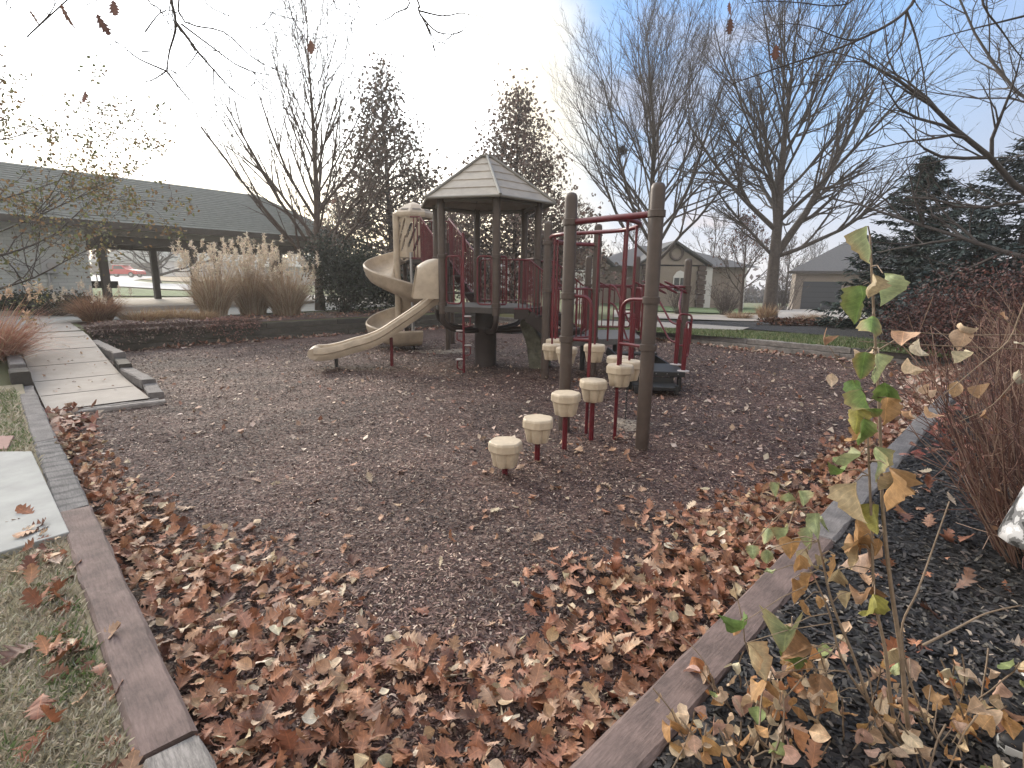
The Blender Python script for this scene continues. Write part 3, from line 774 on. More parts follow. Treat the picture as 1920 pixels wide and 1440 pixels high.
# entry handholds between the two nearest posts
def arch(P, z, foot, zlow, w_, Pl):
    pipe([up(P, z), Vector((foot.x, foot.y, z + .0)), Vector((foot.x, foot.y, -.04))], 'handhold', .0175, fl=.16)
    pipe([up(P, zlow), Vector((foot.x, foot.y, zlow))], 'handhold_bar', .0175)
arch(P1, 1.41, G(1152, 824), .98, 0, P2); arch(P2, 1.42, G(1099, 812), .98, 0, P1)
# guard panels of the lower deck
vpanel([up(P3.lerp(P4, .42), LZ + .05), up(P3.lerp(P4, .93), LZ + .05)], .78, sp=.085)
vpanel([up(P3.lerp(P4, .1), LZ + .05), up(P3.lerp(P4, .36), LZ + .05)], .78, sp=.085)
vpanel([up(PA.lerp(PB, .08), LZ + .05), up(PA.lerp(PB, .92), LZ + .05)], .78, sp=.11)
vpanel([up(PB.lerp(PC, .08), LZ + .05), up(PB.lerp(PC, .45), LZ + .05)], .78, sp=.11)
vpanel([(ld[5].x, ld[5].y, LZ + .05), up(PA, LZ + .05)], .78, sp=.11)
# low overhead loop ladder
pipe([up(PA, 1.46), up(PB, 1.46)], 'loop_rail', .022); pipe([up(PB, 1.46), up(PD, 1.47)], 'loop_rail', .022); pipe([up(PC, 1.46), up(PD, 1.46)], 'loop_rail', .02)
for (c, w2) in ((PA.lerp(PB, .35), .17), (PB.lerp(PD, .12), .18), (PC.lerp(PD, .10), .18), (PC.lerp(PD, .40), .16), (PC.lerp(PD, .66), .18)):
    mb = MB(); pts = []
    for j in range(17):
        an = 2 * PI * j / 16; pts.append(Vector((c.x + .20 * math.cos(an), c.y + .10 * math.sin(an) - .05, 1.45 - .10 * math.cos(an) + .01)))
    mb.tube(pts, .012, 8, cap=False); obj('ring_rung', mb, 'red_pipe', play, 'auto')
# transfer station with steps
SA = [Vector((1.66, 7.45, 0)), Vector((2.46, 7.35, 0)), Vector((2.55, 8.12, 0)), Vector((1.75, 8.2, 0))]
ts = obj('step_platform', MB().prism([p + Vector((0, 0, .23)) for p in SA], (0, 0, .075)), 'black_metal', play, bevel=.01)
low = [Vector((1.70, 7.13, 0)), Vector((2.30, 7.06, 0)), Vector((2.34, 7.40, 0)), Vector((1.73, 7.46, 0))]
obj('lower_step', MB().prism([p + Vector((0, 0, .09)) for p in low], (0, 0, .05)), 'black_metal', ts, bevel=.006)
mb = MB()
for p in (low[0] + Vector((.03, .03, 0)), low[1] + Vector((-.03, .03, 0)), SA[1] + Vector((-.06, .06, 0)), SA[0] + Vector((.06, .06, 0)), SA[2] + Vector((-.06, -.06, 0))):
    mb.box((p.x, p.y, .1), (.05, .05, .24 if p.y > 7.3 else .12))
mb.beam((1.72, 7.45, .16), (2.30, 7.40, .16), .02, .12)
obj('step_support', mb, 'black_metal', ts)
mb = MB()
for k in range(5):
    p = SA[0].lerp(SA[1], .12 + .19 * k); mb.tube([(p.x, p.y - .004, .275), (p.x, p.y + .01, .275)], .008, 8)
obj('bolt', mb, 'steel', ts)
def redpost(p, z0, z1, lp):
    po = obj('red_post', MB().tube([up(p, z0), up(p, z1)], .033, 14), 'red_pipe', play, 'auto')
    obj('base_disc', MB().lathe(up(p, z0), [(.085, -.002), (.085, .012), (.05, .02)], 18), 'white_disc', po, 'auto')
    a = lp[0]; h_ = lp[1]
    pipe([up(p, z1 - .05), up(p, z1 + .08), Vector((p.x + a.x * .5, p.y + a.y * .5, z1 + .08)), Vector((p.x + a.x, p.y + a.y, z1 + .06)), Vector((p.x + a.x, p.y + a.y, z1 - h_)), up(p, z1 - h_)], 'handhold', .015, fl=.07, parent=po)
q1 = SA[1] + Vector((-.0, .10, 0)); q2 = SA[2] + Vector((-.02, -.08, 0)); q3 = Vector((1.86, 8.12, 0))
redpost(q1, .30, .92, (Vector((.09, .12, 0)), .42)); redpost(q2, .30, 1.0, (Vector((.20, .02, 0)), .40)); redpost(q3, .30, 1.0, (Vector((-.14, .10, 0)), .35))
pipe([up(PD, 1.40), Vector((PD.x - .16, PD.y - .25, 1.40)), Vector((q2.x + .05, q2.y + .2, 1.22)), Vector((q2.x + .05, q2.y + .05, .95))], 'arched_rail', .017, fl=.12)
# short stair from platform up to the lower deck with sloping rails
e0, e1 = Vector((1.55, 8.55, 0)), Vector((2.15, 8.80, 0)); g0, g1 = Vector((1.80, 8.15, 0)), Vector((2.45, 8.12, 0))
sh = obj('short_stair', MB().beam(up(e0, .44), up(g0, .24), .03, .12).beam(up(e1, .44), up(g1, .24), .03, .12), 'black_metal', play)
obj('tread', MB().beam(up(e0.lerp(g0, .5), .42), up(e1.lerp(g1, .5), .42), .24, .03), 'black_metal', sh)
for (a, b) in ((e0, q3), (e1, q2)):
    for zu in (0.42, 0.14):
        pipe([up(a, LZ + .62 + zu - .14), up(a.lerp(b, .25), LZ + .58 + zu - .14), up(a.lerp(b, .8), .52 + zu), up(b, .50 + zu)], 'sloping_rail', .015)
for a in (e0, e1): pipe([up(a, LZ), up(a, LZ + .9)], 'rail_post', .017)
# moulded climbing rock under the stair
mb = MB()
rk = [Vector((.30, 9.30, 0)), Vector((.62, 9.18, 0)), Vector((.72, 9.60, 0)), Vector((.38, 9.75, 0))]
lev = [(1.0, -.05, (0, 0)), (1.04, .18, (.0, 0)), (.95, .36, (-.05, 0)), (.9, .55, (-.14, .0)), (.8, .75, (-.22, .02)), (.5, .88, (-.26, .02))]
rc = sum(rk, Vector()) / 4; ring = []
for (s_, z, (ox, oy)) in lev:
    r_ = []
    for j in range(16):
        i, t = divmod(j / 4, 1); i = int(i); p = rk[i].lerp(rk[(i + 1) % 4], t); q = rc + (p - rc) * s_ * (1.02 + .12 * math.sin(j * 2.1 + z * 9)); r_.append((q.x + ox, q.y + oy, z + .02 * math.sin(j * 1.7)))
    ring.append(r_)
for r_ in ring: mb.v += r_
for k in range(len(ring) - 1):
    for j in range(16): q = k * 16; mb.f.append((q + j, q + (j + 1) % 16, q + 16 + (j + 1) % 16, q + 16 + j))
mb.f.append(tuple((len(ring) - 1) * 16 + j for j in range(16)))
ro = obj('climbing_rock', mb, 'boulder', play, True); sb = ro.modifiers.new('sub', 'SUBSURF'); sb.levels = sb.render_levels = 2

# ------------------------------------------------------------------ stepping pods
def hexring(r, z, n=6, rot=0, cut=.16):
    pts = []
    for i in range(6):
        a, b = rad(60 * i + rot), rad(60 * (i + 1) + rot); pa = Vector((r * math.cos(a), r * math.sin(a), z)); pb = Vector((r * math.cos(b), r * math.sin(b), z))
        pts += [pa.lerp(pb, cut), pa.lerp(pb, 1 - cut)]
    return pts
def pod(x, y, ztop, label, group, rot, post=None, rod=None):
    t = thing('stepping_pod', label, 'stepping pod', (x, y, 0 if post else ztop), group); o3 = Vector((x, y, 0))
    mb = MB(); R_ = .150; lv = [(R_ * .96, -.082), (R_, -.074), (R_, -.020), (R_ * .955, -.006), (R_ * .90, 0), (R_ * .5, .003)]
    rings = [hexring(r, ztop + z, rot=rot) for r, z in lv]
    for r_ in rings: mb.v += [tuple(o3 + p) for p in r_]
    for k in range(len(rings) - 1):
        for j in range(12): q = k * 12; mb.f.append((q + j, q + (j + 1) % 12, q + 12 + (j + 1) % 12, q + 12 + j))
    mb.f.append(tuple(range(11, -1, -1))); mb.f.append(tuple((len(rings) - 1) * 12 + j for j in range(12)))
    obj('cap', mb, 'pod_plastic', t)
    fl = lambda an, z: 1 + .24 * (abs(math.cos(3 * (an - rad(rot)))) ** .6 - .6) * 1.2
    obj('cup', MB().lathe((x, y, ztop), [(.085, -.212), (.090, -.208), (.100, -.15), (.112, -.085), (.112, -.080)], 48, fl), 'pod_plastic', t, 'auto')
    if post: obj('post', MB().tube([(x, y, -.05), (x, y, ztop - .20)], .024, 12), 'red_pipe', t, 'auto')
    if rod:
        obj('hanger_rod', MB().tube([(x, y, ztop - .02), (x, y, rod)], .014, 10), 'red_pipe', t, 'auto')
    return t
gp = 'freestanding stepping pods in the mulch'; gh = 'stepping pods hanging from the overhead rail'
for (px, py, pt, rot, lb) in ((947, 890, 826, 10, 'nearest and lowest tan stepping pod, alone at the front of the row'), (1007, 867, 783, 24, 'second tan stepping pod from the front, just behind the lowest one'),
    (1058, 843, 736, 5, 'third tan stepping pod from the front, in front of the left tall post'), (1108, 827, 712, 30, 'fourth and highest standing tan stepping pod, between the two tall posts')):
    g = G(px, py); pod(g.x, g.y, AT(px, pt, g.y).z, lb, gp, rot, post=True)
for (px, py, Yd, rot, lb) in ((1163, 684, 5.15, 12, 'nearest hanging tan pod, left of the nearest tall post'), (1180, 676, 5.62, 30, 'second nearest hanging tan pod, half hidden behind the nearest tall post'),
    (1160, 668, 6.15, 0, 'third hanging tan pod, its top just showing behind two others'), (1115, 646, 6.42, 20, 'fourth hanging tan pod, midway between the two tall front posts'),
    (1063, 651, 6.75, 8, 'fifth hanging tan pod, partly behind the left tall front post'), (1035, 645, 7.10, 25, 'hanging tan pod at the left end of the row, beside the thin far post'),
    (1041, 636, 7.8, 3, 'farthest hanging tan pod, half hidden behind the leftmost one')):
    p = AT(px, py, Yd)
    pod(p.x, p.y, p.z, lb, gh, rot, rod=2.13)
# thin chain hanging low between the tall posts, over a worn pale patch
cpos = G(1172, 792); mb = MB()
for k in range(22): mb.box((cpos.x, cpos.y, .05 + k * .026), (.010, .016, .02), rz=(k % 2) * PI / 2)
ch = obj('hanging_chain', mb, 'black_metal', play)
# low black curb ring behind the column
mb = MB(); a, b, c = G(870, 618), G(958, 627), G(992, 622)
mb.beam(up(a, .05), up(b, .05), .10, .12); mb.beam(up(b, .05), up(c, .05), .10, .12)
tag(obj('edging_curb', mb, 'black_metal'), 'low dark bent curb on the mulch behind the central column', 'curb')
# ================================================================== LEAVES (vectorised)
OAK = [(0, .015), (.10, .03), (.18, .20), (.26, .11), (.36, .31), (.44, .15), (.55, .37), (.64, .17), (.74, .29), (.82, .13), (.90, .15), (1.0, .02)]
OAKF = [0, 0, .05, 0, .08, 0, .10, 0, .10, 0, .05, 0]       # lobes point forward
OVAL = [(0, .02), (.08, .16), (.2, .33), (.35, .42), (.5, .42), (.65, .35), (.78, .24), (.9, .11), (1.0, .01)]
MAPLE = [(0, .03), (.03, .20), (.10, .34), (.20, .33), (.30, .40), (.42, .33), (.52, .34), (.66, .23), (.80, .17), (.92, .08), (1.0, .01)]
TINY = [(0, .06), (.45, .36), (1.0, .05)]
def leaves(name, prof, pos, head, pitch, roll, size, col, curl, fold, parent=None, m='leaf_attr', ncol=3, crumple=0.0, fwd=None, kind=None, edge=None, thick=0):
    N = len(pos); pos = np.asarray(pos, float); ys = np.array([p[0] for p in prof]); ws = np.array([p[1] for p in prof])
    xs = np.linspace(-1, 1, ncol); ns = len(ys); f = np.zeros(ns) if fwd is None else np.array(fwd)
    X = (ws[:, None] * xs[None, :]).ravel(); Yt = (ys[:, None] + f[:, None] * np.abs(xs)[None, :]).ravel(); n_ = len(X)
    asym = 1 + RG.uniform(-.18, .18, (N, n_)) * (1 if fwd is not None else .4)
    Xl = X[None, :] * asym * RG.uniform(.72, 1.2, (N, 1)); Yl = np.repeat(Yt[None, :], N, 0)
    curl = np.asarray(curl)[:, None]; fold = np.asarray(fold)[:, None]
    # bend along the length as an arc, fold across, twist
    Zl = fold * np.abs(Xl) ** 1.3 * 1.2
    tw = RG.uniform(-.9, .9, (N, 1)) * .8; Zl = Zl + tw * Xl * Yl
    if crumple:
        ph = RG.uniform(0, 6.28, (N, 4)); Zl = Zl + crumple * (np.sin(9 * Yl + ph[:, :1] + 5 * Xl) * .5 + np.sin(14 * Xl + ph[:, 1:2] + 6 * Yl) * .5)
    th = curl * Yl; k = np.where(np.abs(curl) < 1e-3, 1e-3, curl)
    Yb = np.sin(th) / k - Zl * np.sin(th); Zb = (1 - np.cos(th)) / k + Zl * np.cos(th)
    sz = np.asarray(size)[:, None]; P = np.stack([Xl * sz, Yb * sz, Zb * sz], -1)
    def rot(P, a, ax):
        c, s = np.cos(a)[:, None], np.sin(a)[:, None]; Pn = P.copy()
        i, j = {0: (1, 2), 1: (2, 0), 2: (0, 1)}[ax]
        Pn[..., i] = c * P[..., i] - s * P[..., j]; Pn[..., j] = s * P[..., i] + c * P[..., j]; return Pn
    P = rot(P, np.asarray(roll), 1); P = rot(P, np.asarray(pitch), 0); P = rot(P, np.asarray(head), 2)
    P += pos[:, None, :]
    q = []
    for i in range(ns - 1):
        for j in range(ncol - 1): a = i * ncol + j; q.append((a, a + 1, a + ncol + 1, a + ncol))
    q = np.array(q)[None] + (np.arange(N) * n_)[:, None, None]
    cc = np.repeat(np.asarray(col)[:, None, :], n_, 1)
    mid = (np.abs(xs)[None, :] < .01).repeat(ns, 0).ravel() if ncol > 2 else np.zeros(n_, bool)
    cc = cc.copy(); cc[:, mid] *= 1.12; 
    if edge is not None:
        e_ = (np.abs(xs)[None, :] ** 2 * np.ones((ns, 1))).ravel()[None, :, None] * RG.uniform(0, .9, (N, 1, 1)); cc = cc * (1 - e_) + np.array(edge)[None, None] * e_
    cc *= RG.uniform(.88, 1.1, (N, n_, 1))
    o_ = npmesh(name, P.reshape(-1, 3), q.reshape(-1, 4), m, parent, cc.reshape(-1, 3), smooth=True, kind=kind)
    if ns > 3:
        at = o_.data.attributes.new('Lf', 'FLOAT_VECTOR', 'POINT'); lf = np.zeros((N, n_, 3), np.float32); lf[..., 0] = X[None]; lf[..., 1] = Yt[None]; lf[..., 2] = RG.uniform(0, 1, (N, 1)); at.data.foreach_set('vector', lf.ravel())
    return o_
def veins(mname):
    m = MATS[mname]; nt = m.node_tree; n = nt.nodes; l = nt.links; b = n['Principled BSDF']
    def M(op, *a):
        q = n.new('ShaderNodeMath'); q.operation = op
        for i, v in enumerate(a):
            if isinstance(v, (int, float)): q.inputs[i].default_value = v
            else: l.new(v, q.inputs[i])
        return q.outputs[0]
    at = n.new('ShaderNodeAttribute'); at.attribute_name = 'Lf'; sp = n.new('ShaderNodeSeparateXYZ'); l.new(at.outputs['Vector'], sp.inputs[0])
    ax = M('ABSOLUTE', sp.outputs[0]); f = M('FRACT', M('MULTIPLY', M('SUBTRACT', sp.outputs[1], M('MULTIPLY', ax, .75)), 7.0)); d = M('ABSOLUTE', M('SUBTRACT', f, .5))
    v1 = M('LESS_THAN', M('SUBTRACT', .5, d), .075); v2 = M('LESS_THAN', ax, .013); has = M('GREATER_THAN', sp.outputs[2], 0.0001); v = M('MULTIPLY', M('MAXIMUM', M('MULTIPLY', v1, .55), v2), has)
    src = b.inputs['Base Color'].links[0].from_socket
    br = n.new('ShaderNodeMix'); br.data_type = 'RGBA'; br.blend_type = 'MULTIPLY'; br.inputs[0].default_value = 1; l.new(src, br.inputs[6]); br.inputs[7].default_value = (1.45, 1.4, 1.3, 1)
    mx = n.new('ShaderNodeMix'); mx.data_type = 'RGBA'; l.new(v, mx.inputs[0]); l.new(src, mx.inputs[6]); l.new(br.outputs[2], mx.inputs[7]); l.new(mx.outputs[2], b.inputs['Base Color'])
    bp = n.new('ShaderNodeBump'); bp.inputs['Strength'].default_value = .35; bp.inputs['Distance'].default_value = .002; l.new(v, bp.inputs['Height'])
    if b.inputs['Normal'].links: l.new(b.inputs['Normal'].links[0].from_socket, bp.inputs['Normal'])
    l.new(bp.outputs[0], b.inputs['Normal'])
veins('leaf_attr'); veins('dead_leaf')
def pick(cols, N, jit=.15, p=None):
    c = np.array(cols)[RG.choice(len(cols), N, p=p)]; return c * RG.uniform(1 - jit, 1 + jit, (N, 1)) * RG.uniform(.95, 1.05, (N, 3))
def vnoise(x, y, s=1.0, seed=0):
    r = np.random.default_rng(seed); o = 0
    for k in range(5):
        a, b, c, d = r.uniform(-1, 1, 4); f = s * 2 ** (k * .6); o = o + np.sin(f * (a * x + b * y) * 3 + c * 9) * np.cos(f * (b * x - a * y) * 2.3 + d * 9) / 1.35 ** k
    return o / 2.2
def wxy(u, v): return N0.x + Q * (u - v), N0.y + Q * (u + v)

# --- wood chips close to the viewer
def chips(name, u, v, zf, cols, p, smin, smax, label=None):
    x, y = wxy(u, v); N = len(x); z = zf(x, y)
    L = RG.uniform(smin, smax, N) * (1 + .06 * np.maximum(0, y - 3)); w = L * RG.uniform(.18, .42, N)
    a = RG.uniform(0, 6.28, N); ti = RG.normal(0, .22, N); tj = RG.normal(0, .35, N)
    dx, dy = np.cos(a), np.sin(a)
    t = np.stack([dx, dy, ti], -1) * (L / 2)[:, None]; s = np.stack([-dy, dx, tj], -1) * (w / 2)[:, None]
    c = np.stack([x, y, z + RG.uniform(.002, .014, N)], -1); up = np.array([0, 0, 1.]) * (L * RG.uniform(-.12, .15, N))[:, None]
    V = np.stack([c - t - s, c - t + s * .7, c + s + up, c - s + up, c + t * 1.0 - s * .8, c + t + s], 1)
    idx = np.array([[0, 3, 2, 1], [3, 4, 5, 2]])[None] + (np.arange(N) * 6)[:, None, None]
    cc = np.repeat(pick(cols, N, .25, p)[:, None], 6, 1)
    patch = (0.78 + .50 * vnoise(x, y, .7, 5) + .25 * vnoise(x, y, 2.2, 6))[:, None, None]; cc = cc * np.clip(patch, .42, 1.35)
    return npmesh(name, V.reshape(-1, 3), idx.reshape(-1, 4), 'chip_attr', None, cc.reshape(-1, 3), kind='stuff')
MC = [(.046, .022, .019), (.098, .051, .041), (.165, .095, .076), (.32, .215, .17), (.56, .44, .35)]
N_ = 290000; r_ = RG.uniform(0, 1, N_) ** .5; rr = .5 + 13.0 * RG.uniform(0, 1, N_) ** 1.15; an = RG.uniform(rad(38), rad(142), N_)
x, y = rr * np.cos(an), rr * np.sin(an) + .3
u = Q * ((x - N0.x) + (y - N0.y)); v = Q * ((y - N0.y) - (x - N0.x)); k = (u > .03) & (v > .03) & (u < LU) & (v < LV) & ~((u < 1.1) & (v > 6.9))
tag(chips('wood_chips', u[k], v[k], MZ, MC, [.34, .29, .20, .11, .06], .010, .029), 'small loose brown wood chips covering the play area', 'wood chips')
N_ = 60000; rr = 1.0 + 7 * RG.uniform(0, 1, N_) ** 1.3; an = RG.uniform(rad(30), rad(72), N_); x, y = rr * np.cos(an), rr * np.sin(an)
u = Q * ((x - N0.x) + (y - N0.y)); v = Q * ((y - N0.y) - (x - N0.x)); k = (v < -.18) & (v > -4)
tag(chips('black_wood_chips', u[k], v[k], lambda x, y: x * 0 + .125, [(.013, .012, .013), (.026, .023, .023), (.05, .045, .042), (.12, .10, .085), (.3, .25, .2)], [.38, .33, .2, .07, .02], .016, .05), 'black shredded bark mulch in the planting bed on the right', 'bark mulch')

# --- fallen leaves
LC = [(.35, .160, .088), (.43, .235, .145), (.235, .098, .056), (.48, .31, .205), (.135, .060, .038), (.55, .43, .31), (.30, .125, .068)]
LP = [.26, .22, .17, .10, .10, .04, .11]
def leafdens(u, v):
    s = u + v
    nz = .30 * vnoise(*wxy(u, v), 1.1, 3)
    wL = np.interp(v, [0, 1.0, 2, 3, 4.2, 6, 7, 12.7], [1.6, 1.10, .80, .48, .34, .30, .42, .3]); wR = np.interp(u, [0, 1, 2, 3, 4, 5, 6, 9, 12], [1.5, 1.15, .95, .80, .66, .50, .40, .5, .8])
    d = np.maximum(1.25 - u / wL, 1.25 - v / wR); d = np.maximum(d, (2.15 - s) / .7)
    d = np.maximum(d, .55 - (LU - u) / 1.0); d = np.maximum(d, .5 - (LV - v) / .9)
    gx = np.exp(-(((u - 1.15) / .30) ** 2 + ((v - 1.05) / .40) ** 2)); d = d - 1.1 * gx
    return np.clip(d + nz, 0, 1) ** 1.4
M_ = 330000; u = LU * RG.uniform(0, 1, M_) ** 1.6; v = LV * RG.uniform(0, 1, M_) ** 1.6
# importance: pdf ~ (u/L)^(-.375); correct for it
w_ = (u / LU) ** .375 * (v / LV) ** .375
x, y = wxy(u, v); ok = (y > .9) & (np.abs(x) < y * 1.15 + .6) & ~((u < 1.1) & (v > 7))
acc = (RG.uniform(0, 1, M_) < leafdens(u, v) * w_ * .92) & ok
u, v = u[acc], v[acc]; x, y = wxy(u, v); dist = np.hypot(x, y)
def scatter(name, x, y, z, smin, smax, prof, fwd, cols, p, label, cat, lo=0, hi=.5, tilt=.35, ncol=3, top=None):
    N = len(x); ptc = RG.normal(0, tilt, N); sz = RG.uniform(smin, smax, N)
    o = leaves(name, prof, np.stack([x, y, z], -1), RG.uniform(0, 6.28, N), ptc, RG.normal(0, tilt, N), sz, pick(cols, N, .18, p), RG.normal(.1, .9, N), RG.normal(.15, .45, N),
               m='dead_leaf', ncol=ncol, crumple=.05, fwd=fwd, kind='stuff')
    return tag(o, label, cat)
pile = leafdens(u, v); nearm = dist < 6.5
z = MZ(x, y) + .012 + RG.uniform(0, 1, len(x)) * .07 * pile
print('leaves', len(x), nearm.sum())
sel = RG.uniform(0, 1, len(x))
a_ = nearm & (sel < .84); scatter('fallen_leaves', x[a_], y[a_], z[a_], .045, .118, OAK, OAKF, LC, LP, 'dry reddish brown oak leaves piled along the near edges of the pit', 'fallen leaves', tilt=.24)
a_ = nearm & (sel > .86); scatter('fallen_leaves', x[a_], y[a_], z[a_] + .01, .035, .07, OVAL, None, [(.58, .45, .30), (.50, .34, .20), (.36, .20, .12), (.62, .52, .40)], None, 'smaller rounded pale tan leaves mixed into the piles of oak leaves', 'fallen leaves', tilt=.35, ncol=5)
a_ = ~nearm; scatter('fallen_leaves', x[a_], y[a_], z[a_], .06, .12, TINY, None, [(.40, .20, .14), (.50, .34, .26), (.28, .12, .08), (.56, .45, .37)], None, 'thin litter of fallen leaves along the far edges of the pit', 'fallen leaves')
M_ = 5200; rr = .8 + 12 * RG.uniform(0, 1, M_) ** 1.1; an = RG.uniform(rad(38), rad(142), M_); x, y = rr * np.cos(an), rr * np.sin(an) + .3
u = Q * ((x - N0.x) + (y - N0.y)); v = Q * ((y - N0.y) - (x - N0.x)); k = (u > .1) & (v > .1) & (u < LU) & (v < LV) & ~((u < 1.1) & (v > 6.9)) & (RG.uniform(0, 1, M_) < .42 + .5 * (x > .5) + .2 * vnoise(x, y, 1, 8))
x, y = x[k], y[k]; k = np.hypot(x, y) < 5
scatter('scattered_leaves', x[k][::2], y[k][::2], MZ(x[k][::2], y[k][::2]) + .012, .04, .105, OAK, OAKF, LC, [.2, .25, .1, .25, .05, .1, .05], 'single tan and brown leaves scattered over the open mulch nearby', 'fallen leaves', tilt=.25)
k = ~k
scatter('scattered_leaves', x[k], y[k], MZ(x[k], y[k]) + .014, .035, .085, TINY, None, [(.46, .32, .24), (.58, .46, .37), (.34, .17, .11)], None, 'small pale leaf flecks scattered over the farther mulch', 'fallen leaves', tilt=.25)
# leaves on the lawn, beds and path
def few(n, ur, vr, zf, cols, name, label, smin=.06, smax=.14):
    u = RG.uniform(*ur, n); v = RG.uniform(*vr, n); x, y = wxy(u, v)
    return scatter(name, x, y, zf(x, y), smin, smax, OAK, OAKF, cols, None, label, 'fallen leaves', tilt=.3)
few(11, (-1.6, -.2), (.6, 4.2), lambda x, y: x * 0 + .135, LC[:4], 'lawn_leaves', 'a few curled leaves lying on the dead grass at left')
u_ = RG.uniform(-.34, -.17, 90); few(90, (-.36, -.18), (.5, 3.4), lambda x, y: x * 0 + .12 + RG.uniform(0, .03, 90), LC, 'lawn_leaves', 'leaves caught along the lawn side of the reddish timber')
few(170, (.8, 6), (-1.7, -.18), lambda x, y: x * 0 + .14, LC, 'bed_leaves', 'brown leaves lying on the black mulch bed at right')
few(900, (1.8, 4.6), (-2.6, -1.2), lambda x, y: x * 0 + .15 + RG.uniform(0, .08, 900), [(.24, .085, .045), (.16, .055, .035), (.32, .15, .09)], 'bed_leaves', 'dark red brown leaves heaped under the bare shrubs at right')
few(1300, (5, 12.3), (-1.8, -.2), lambda x, y: x * 0 + .16 + RG.uniform(0, .06, 1300), [(.28, .085, .06), (.20, .06, .045), (.36, .17, .12)], 'bed_leaves', 'reddish leaf litter along the far part of the right bed')
few(60, (.1, 1.0), (7.2, 14), lambda x, y: np.array([ramp(a, b) if UV(a, b)[1] < 12.7 else H(a, b) + .03 for a, b in zip(x, y)]) + .02, LC, 'path_leaves', 'few small leaves lying on the concrete path', .03, .07)
u_ = RG.uniform(1.2, 12, 700); x, y = wxy(u_, RG.uniform(LV + .2, LV + 2.3, 700))
scatter('bed_litter', x, y, np.array([H(a, b) for a, b in zip(x, y)]) + .03, .05, .12, TINY, None, [(.30, .15, .10), (.42, .26, .18), (.2, .1, .07)], None, 'leaf litter on the raised bed behind the dark wall', 'fallen leaves')

# --- dead grass of the left lawn
N_ = 150000; rr = 1.0 + 8 * RG.uniform(0, 1, N_) ** 1.5; an = RG.uniform(rad(105), rad(152), N_); x, y = rr * np.cos(an), rr * np.sin(an)
u = Q * ((x - N0.x) + (y - N0.y)); v = Q * ((y - N0.y) - (x - N0.x)); k = (u < -.18) & (v > -1) & (v < 9)
# keep the slab and the paver clear
sx = (v > 4.02 - .0) & (v < 5.28); 
sl_a, sl_b = UV(*G(131, 1003, .13)[:2])[1], UV(*G(60, 850, .13)[:2])[1]
def inside(poly, x, y):
    c = np.zeros(len(x), bool); j = len(poly) - 1
    for i in range(len(poly)):
        xi, yi = poly[i]; xj, yj = poly[j]
        c ^= ((yi > y) != (yj > y)) & (x < (xj - xi) * (y - yi) / (yj - yi + 1e-12) + xi); j = i
    return c
slp = [G(-260, 853, .13)[:2], G(60, 850, .13)[:2], G(131, 1003, .13)[:2], G(-260, 1120, .13)[:2]]
pvp = [G(-60, 822, .12)[:2], G(27, 820, .12)[:2], G(14, 845, .12)[:2], G(-60, 849, .12)[:2]]
k &= ~inside(slp, x, y) & ~inside(pvp, x, y)
x, y, v, u = x[k], y[k], v[k], u[k]; N = len(x)
gz = np.array([H(a, b) for a, b in zip(x, y)]) + .012
hgt = RG.uniform(.015, .045, N) * (1 + .1 * y); a = RG.uniform(0, 6.28, N); ln = RG.uniform(.2, 1.1, N)
d = np.stack([np.cos(a) * ln, np.sin(a) * ln, np.ones(N)], -1) * hgt[:, None]; s = np.stack([-np.sin(a), np.cos(a), a * 0], -1) * (RG.uniform(.0012, .0024, N) * (1 + .25 * y))[:, None]
b = np.stack([x, y, gz], -1); Vv = np.stack([b - s, b + s, b + d * .6 + s * .8, b + d * np.array([1, 1, .75])], 1)
gn = vnoise(x, y, 1.6, 21) + .35 * (v > 4.9) * 2 + RG.normal(0, .3, N)
cc = np.where((gn > .62)[:, None], pick([(.12, .17, .06), (.17, .20, .09)], N), pick([(.42, .37, .27), (.34, .29, .21), (.26, .24, .16), (.52, .47, .37)], N))
tag(npmesh('lawn_grass', Vv.reshape(-1, 3), np.arange(N * 4).reshape(-1, 4), 'grass_attr', None, np.repeat(cc[:, None], 4, 1).reshape(-1, 3), kind='stuff'), 'short dead tan grass with green patches on the left lawn', 'grass')
def turf(name, pts, n, cols, label, h=.06):
    xs = [p[0] for p in pts]; ys = [p[1] for p in pts]; x = RG.uniform(min(xs), max(xs), n * 3); y = RG.uniform(min(ys), max(ys), n * 3); k = inside(pts, x, y); x, y = x[k][:n], y[k][:n]; N = len(x)
    gz = np.array([H(a, b) for a, b in zip(x, y)]) + .02; a = RG.uniform(0, 6.28, N); hh = RG.uniform(.4, 1, N) * h
    d = np.stack([np.cos(a) * .6, np.sin(a) * .6, np.ones(N)], -1) * hh[:, None]; s = np.stack([-np.sin(a), np.cos(a), a * 0], -1) * .009; b = np.stack([x, y, gz], -1)
    Vv = np.stack([b - s, b + s, b + d * .6 + s * .8, b + d], 1); c = np.repeat(pick(cols, N)[:, None], 4, 1)
    return tag(npmesh(name, Vv.reshape(-1, 3), np.arange(N * 4).reshape(-1, 4), 'grass_attr', None, c.reshape(-1, 3), kind='stuff'), label, 'grass')
turf('strip_grass', pxpoly([(1080, 612), (1230, 618), (1390, 623), (1620, 638), (1800, 660), (1800, 676), (1600, 655), (1440, 640), (1240, 625), (1080, 620)]), 14000, [(.09, .14, .05), (.14, .18, .07), (.25, .24, .13)], 'green grass strip beyond the far grey timbers', .09)

